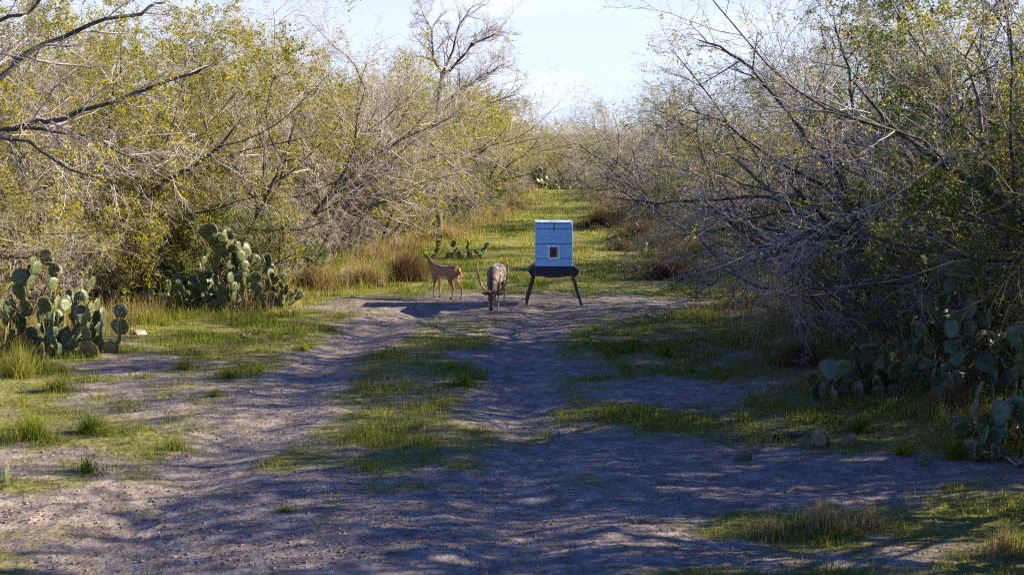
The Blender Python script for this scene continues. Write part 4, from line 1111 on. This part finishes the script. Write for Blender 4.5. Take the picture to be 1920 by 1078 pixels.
# ----------------------------------------------------------------- grass and dry stems
def blades(n_pts, X, Y, Z, H, lean, wid, rng):
    n = len(X)
    az = rng.uniform(0, 6.283, n); ln = np.abs(rng.normal(0, lean, n)) * H
    wz = rng.uniform(0, 3.1416, n)
    P0 = np.stack([X, Y, Z - 0.01], 1)
    wv = np.stack([np.cos(wz), np.sin(wz), 0 * wz], 1) * wid[:, None]
    mid = P0 + np.stack([np.cos(az) * ln * 0.3, np.sin(az) * ln * 0.3, H * 0.55], 1)
    tip = P0 + np.stack([np.cos(az) * ln, np.sin(az) * ln, H * (1 - 0.25 * np.minimum(1, ln / (H + 1e-6)))], 1)
    V = np.stack([P0 - wv, P0 + wv, mid + wv * 0.8, mid - wv * 0.8, tip], 1).reshape(-1, 3)
    i = np.arange(n) * 5
    Q = np.stack([i, i + 1, i + 2, i + 3], 1); T = np.stack([i + 3, i + 2, i + 4], 1)
    return V, Q, T
def grass_field():
    rng = np.random.RandomState(21)
    n = 1700000
    # uniform in the picture's own perspective: density falls with distance
    yy = 9.5 * (95 / 9.5) ** rng.rand(n)
    hw_ = 0.42 * yy + 1.5
    xx = rng.uniform(-1, 1, n) * hw_
    e0 = np.interp(yy, [q[1] for q in LEFT], [q[0] for q in LEFT]) - 4; e1 = np.interp(yy, [q[1] for q in RIGHT], [q[0] for q in RIGHT]) + 4
    ok = (xx > e0) & (xx < e1)
    xx, yy = xx[ok], yy[ok]
    b = bare_f(xx, yy)
    clump = fbm(xx * 1.7, yy * 1.7, 3)
    p_ = np.clip(1.0 - 1.45 * b, 0.02, 1) ** 1.5 * np.clip((clump - 0.30) * 3.2, 0.06, 1) * np.clip(fbm(xx * 7, yy * 7, 2) * 2.4 - 0.5, 0.1, 1)
    ok = rng.rand(len(xx)) < p_
    xx, yy, b, clump = xx[ok], yy[ok], b[ok], clump[ok]
    if len(xx) > 470000:
        k = rng.choice(len(xx), 470000, False); xx, yy, b, clump = xx[k], yy[k], b[k], clump[k]
    e0 = np.interp(yy, [q[1] for q in LEFT], [q[0] for q in LEFT]); e1 = np.interp(yy, [q[1] for q in RIGHT], [q[0] for q in RIGHT])
    edgeness = np.clip(1 - np.minimum(xx - e0, e1 - xx) / 1.6, 0, 1.5)
    H = (0.045 + 0.15 * np.clip(clump - 0.35, 0, 1) ** 1.2 * 2 + 0.16 * edgeness * rng.rand(len(xx))) * rng.uniform(0.5, 1.5, len(xx))
    wid = np.maximum(0.0020, 0.00017 * yy) * rng.uniform(0.7, 1.4, len(xx))
    green = ell([(870, 530, 260, 30, 1.0), (1150, 530, 200, 26, 0.9), (880, 478, 120, 16, 0.6), (320, 600, 200, 30, 0.7), (860, 715, 100, 30, 0.5), (1240, 660, 200, 60, 0.6)], xx, yy)
    far = np.clip((yy - 38) / 25, 0, 1)
    tn = 0.42 + 0.55 * (fbm(xx * 0.5 + 9, yy * 0.35, 3) - 0.5) + 0.05 * far + 0.16 * edgeness - 0.30 * green + rng.normal(0, 0.22, len(xx))
    V, Q, T = blades(0, xx, yy, height(xx, yy), H, 0.7, wid, rng)
    me = np_mesh('grass', V, Q, T, attrs={'tint': np.repeat(np.clip(tn, 0, 1), 5)})
    tag(link('grass', me, mat=M['grass']), kind='stuff')
grass_field()

def straw_field():
    """knee high dry stems along the edges of the thickets"""
    rng = np.random.RandomState(22)
    n = 60000
    yy = 15 * (92 / 15) ** rng.rand(n)
    left = rng.rand(n) < 0.5
    e0 = np.interp(yy, [q[1] for q in LEFT], [q[0] for q in LEFT]); e1 = np.interp(yy, [q[1] for q in RIGHT], [q[0] for q in RIGHT])
    off = rng.normal(-0.25, 0.6, n)
    xx = np.where(left, e0 - off - 0.5, e1 + off + 0.7)
    c = fbm(xx * 0.9 + 31, yy * 0.6, 3)
    ok = (rng.rand(n) < np.clip((c - 0.42) * 5, 0, 1)) & (bare_f(xx, yy) < 0.6)
    xx, yy, c = xx[ok], yy[ok], c[ok]
    H = rng.uniform(0.15, 0.55, len(xx)) * (0.6 + c)
    wid = np.maximum(0.002, 0.00013 * yy)
    V, Q, T = blades(0, xx, yy, height(xx, yy), H, 0.3, wid, rng)
    me = np_mesh('dry_grass', V, Q, T, attrs={'tint': np.repeat(np.clip(rng.normal(0.55, 0.22, len(xx)), 0, 1), 5)})
    tag(link('dry_grass', me, mat=M['straw']), kind='stuff')
straw_field()

def tuft(name, px, py, wpx, hpx, n, label, m='grass', tint=0.2, lean=0.85, cat='grass tuft', seed=0, group=None, dome=True, wid=1.0):
    rng = np.random.RandomState(seed + int(px) + int(py))
    g = gp3(px, py); k = ppm(g.y)
    w_, h_ = wpx / k / 2, hpx / k
    r_ = np.clip(np.abs(rng.normal(0, 0.52, n)), 0, 1.35); a_ = rng.rand(n) * 6.283
    lump = 0.75 + 0.5 * np.sin(a_ * 3 + seed + px) * np.cos(a_ * 2 + py)
    r_ = r_ * np.clip(lump, 0.45, 1.25)
    x = w_ * r_ * np.cos(a_); y_ = min(w_, 0.8 * w_ + 0.1) * 0.7 * r_ * np.sin(a_)
    H = h_ * rng.uniform(0.22, 1.08, n) * np.clip(1.05 - 0.42 * r_, 0.3, 1)
    z = height(g.x + x, g.y + y_) - g.z
    V, Q, T = blades(0, x, y_, z, H, lean, np.full(n, max(0.0022, 0.00016 * g.y) * wid) * rng.uniform(0.7, 1.4, n), rng)
    me = np_mesh(name, V, Q, T, attrs={'tint': np.repeat(np.clip(rng.normal(tint, 0.2, n) + 0.25 * (rng.rand(n) < 0.12), 0, 1), 5)})
    o = link(name, me, mat=M[m]); o.location = g
    return tag(o, label, cat, group)
TUFTS = [(165, 893, 70, 45, 260, 'dark green grass tuft on bare dirt at lower left', 0.12), (60, 830, 150, 75, 700, 'broad green grass tuft at the left frame edge', 0.22),
         (170, 815, 110, 60, 500, 'green grass tuft beside the broad one on the left', 0.2), (345, 698, 70, 38, 260, 'bright grass tuft between the track and the near left cactus', 0.33),
         (405, 752, 60, 22, 260, 'low bright green weed patch left of the left rut', 0.2), (330, 850, 130, 34, 420, 'sunlit grass tuft along the left rut', 0.38),
         (870, 728, 110, 34, 500, 'rounded grass tuft on the hump between the ruts', 0.3), (535, 975, 65, 20, 200, 'low grass patch alone on the near dirt', 0.25),
         (35, 715, 100, 90, 600, 'tall grass in front of the near left cactus', 0.42), (110, 735, 90, 45, 350, 'leaning grass tuft under the near left cactus', 0.4),
         (1612, 815, 60, 55, 300, 'upright green grass tuft at the right edge of the dirt', 0.15), (1790, 868, 70, 65, 400, 'bright green grass tuft below the dark right cactus', 0.15),
         (1690, 858, 70, 40, 300, 'short grass tuft between the heap of pads and the right cactus', 0.2), (570, 660, 60, 24, 220, 'dark green weed at the top of the left rut', 0.1),
         (430, 715, 70, 22, 240, 'dark green weed by the sunlit bend of the left rut', 0.12), (1250, 670, 110, 34, 420, 'sunlit grass on the right of the track', 0.3),
         (700, 830, 160, 26, 420, 'thin grass on the hump in the near track', 0.45), (690, 890, 120, 30, 320, 'yellowish grass tuft at the near end of the hump', 0.5)]
for px, py, wp, hp, n, lab, tn in TUFTS: tuft('grass_tuft', px, py, wp, hp, n, lab, 'grass', tn + 0.12)
for px, py, wp, hp, n, lab in ((1440, 1010, 190, 62, 420, 'sparse dry yellow grass on the left of the right foreground patch'), (1540, 1000, 190, 78, 800, 'densest dry yellow grass in the right foreground'),
                               (1630, 995, 140, 60, 380, 'dry yellow grass on the right of the right foreground patch'), (1880, 1050, 150, 70, 400, 'dry grass in the lower right corner')):
    tuft('dry_grass_tuft', px, py, wp, hp, n, lab, 'straw', 0.62, 0.35, 'dry grass', 3)
BUSH = [(590, 548, 110, 62, 1500, 'straw', 0.45, 'straw coloured dry bush right of the rusty tripod'), (690, 540, 110, 55, 1200, 'straw', 0.6, 'pale dry grass bush left of the doe'),
        (765, 528, 90, 72, 1700, 'brown', 0.4, 'brown dry bush just behind the doe'), (1120, 428, 90, 36, 900, 'brown', 0.3, 'dark brown bush right behind the feeder along the lane'),
        (1200, 448, 110, 40, 1000, 'brown', 0.5, 'brown bush left of the tiny cactus on the right'), (1255, 525, 160, 62, 2200, 'brown', 0.35, 'large dark brown bush right of the feeder'),
        (1330, 490, 140, 56, 1400, 'brown', 0.6, 'reddish brown bush under the right branches'), (960, 392, 60, 26, 500, 'straw', 0.45, 'straw coloured bush at the left of the grass lane'),
        (330, 565, 120, 60, 900, 'straw', 0.5, 'dry golden grass left of the tall left cactus'), (1620, 735, 200, 80, 1800, 'brown', 0.4, 'brown dry weeds in front of the right cactus clump'),
        (1500, 690, 150, 70, 1200, 'brown', 0.5, 'thin brown weeds at the right edge of the grass'), (1790, 790, 130, 90, 900, 'brown', 0.55, 'dry weeds between the two right cactus clumps'),
        (840, 455, 90, 40, 700, 'straw', 0.55, 'pale dry grass behind the small cactus'),
        (1165, 470, 110, 26, 900, 'straw', 0.6, 'golden dry grass in front of the brown bush along the lane'), (1240, 465, 130, 40, 1200, 'straw', 0.7, 'pale golden dry grass around the tiny cactus'), (1130, 405, 80, 22, 500, 'straw', 0.5, 'dry grass far along the right of the lane')]
for px, py, wp, hp, n, mm, tn, lab in BUSH: tuft('dry_bush', px, py, wp * 1.15, hp, n, lab, mm, tn, 0.75, 'bush', 5)

# corn kernels, clods and leaf litter
def scatter_bits(name, n, region, size, m, seed, flat=0.7, leafy=False, bare_only=True, asp=0.35):
    rng = np.random.RandomState(seed)
    px = rng.uniform(region[0], region[2], n); py = region[1] + (region[3] - region[1]) * rng.rand(n)
    pts = np.array([gp(a_, b_) for a_, b_ in zip(px, py)])
    x, y_ = pts.T
    if bare_only:
        ok = (bare_f(x, y_) > 0.5) & (fbm(x * 0.9 + 3, y_ * 0.9, 2) > 0.35); x, y_ = x[ok], y_[ok]
    n = len(x); z = height(x, y_)
    if leafy:
        V, Q = leaves_at(rng, np.stack([x, y_, z + 0.012], 1), size, asp, 0.0)
        V[:, 2] = np.repeat(z, 4) + 0.006 + 0.3 * np.abs(V[:, 2] - np.repeat(z, 4))
        me = np_mesh(name, V, Q, attrs={'tint': np.repeat(rng.rand(n), 4)})
    else:
        s_ = size * rng.uniform(0.5, 1.5, n) ** 1.5
        dirs = np.array([[1, 0, 0], [0, 1, 0], [-1, 0, 0], [0, -1, 0], [0, 0, 1], [0, 0, -1]], float)
        rot = rng.uniform(0, 6.28, n)
        D = np.repeat(dirs[None], n, 0) * rng.uniform(0.6, 1.3, (n, 6, 1))
        dx = D[:, :, 0] * np.cos(rot)[:, None] - D[:, :, 1] * np.sin(rot)[:, None]; dy = D[:, :, 0] * np.sin(rot)[:, None] + D[:, :, 1] * np.cos(rot)[:, None]
        V = np.stack([x[:, None] + dx * s_[:, None], y_[:, None] + dy * s_[:, None], (z + s_ * 0.3)[:, None] + D[:, :, 2] * s_[:, None] * flat], -1).reshape(-1, 3)
        F = np.array([[0, 1, 4], [1, 2, 4], [2, 3, 4], [3, 0, 4], [1, 0, 5], [2, 1, 5], [3, 2, 5], [0, 3, 5]])
        T = (np.arange(n)[:, None, None] * 6 + F[None]).reshape(-1, 3)
        me = np_mesh(name, V, None, T, smooth=False)
    tag(link(name, me, mat=M[m]), kind='stuff')
scatter_bits('corn_kernels', 420, (200, 700, 1500, 1078), 0.008, 'corn', 41, 0.7)
scatter_bits('soil_clods', 5500, (0, 560, 1900, 1078), 0.012, 'clod', 42, 0.7)
scatter_bits('churned_clods', 1500, (0, 700, 1400, 1078), 0.016, 'clod', 43, 0.5)
scatter_bits('leaf_litter', 20000, (0, 560, 1920, 1078), 0.03, 'litter', 44, leafy=True, bare_only=False)
scatter_bits('twig_litter', 900, (0, 590, 1920, 1078), 0.16, 'litter', 45, leafy=True, bare_only=False, asp=0.03)
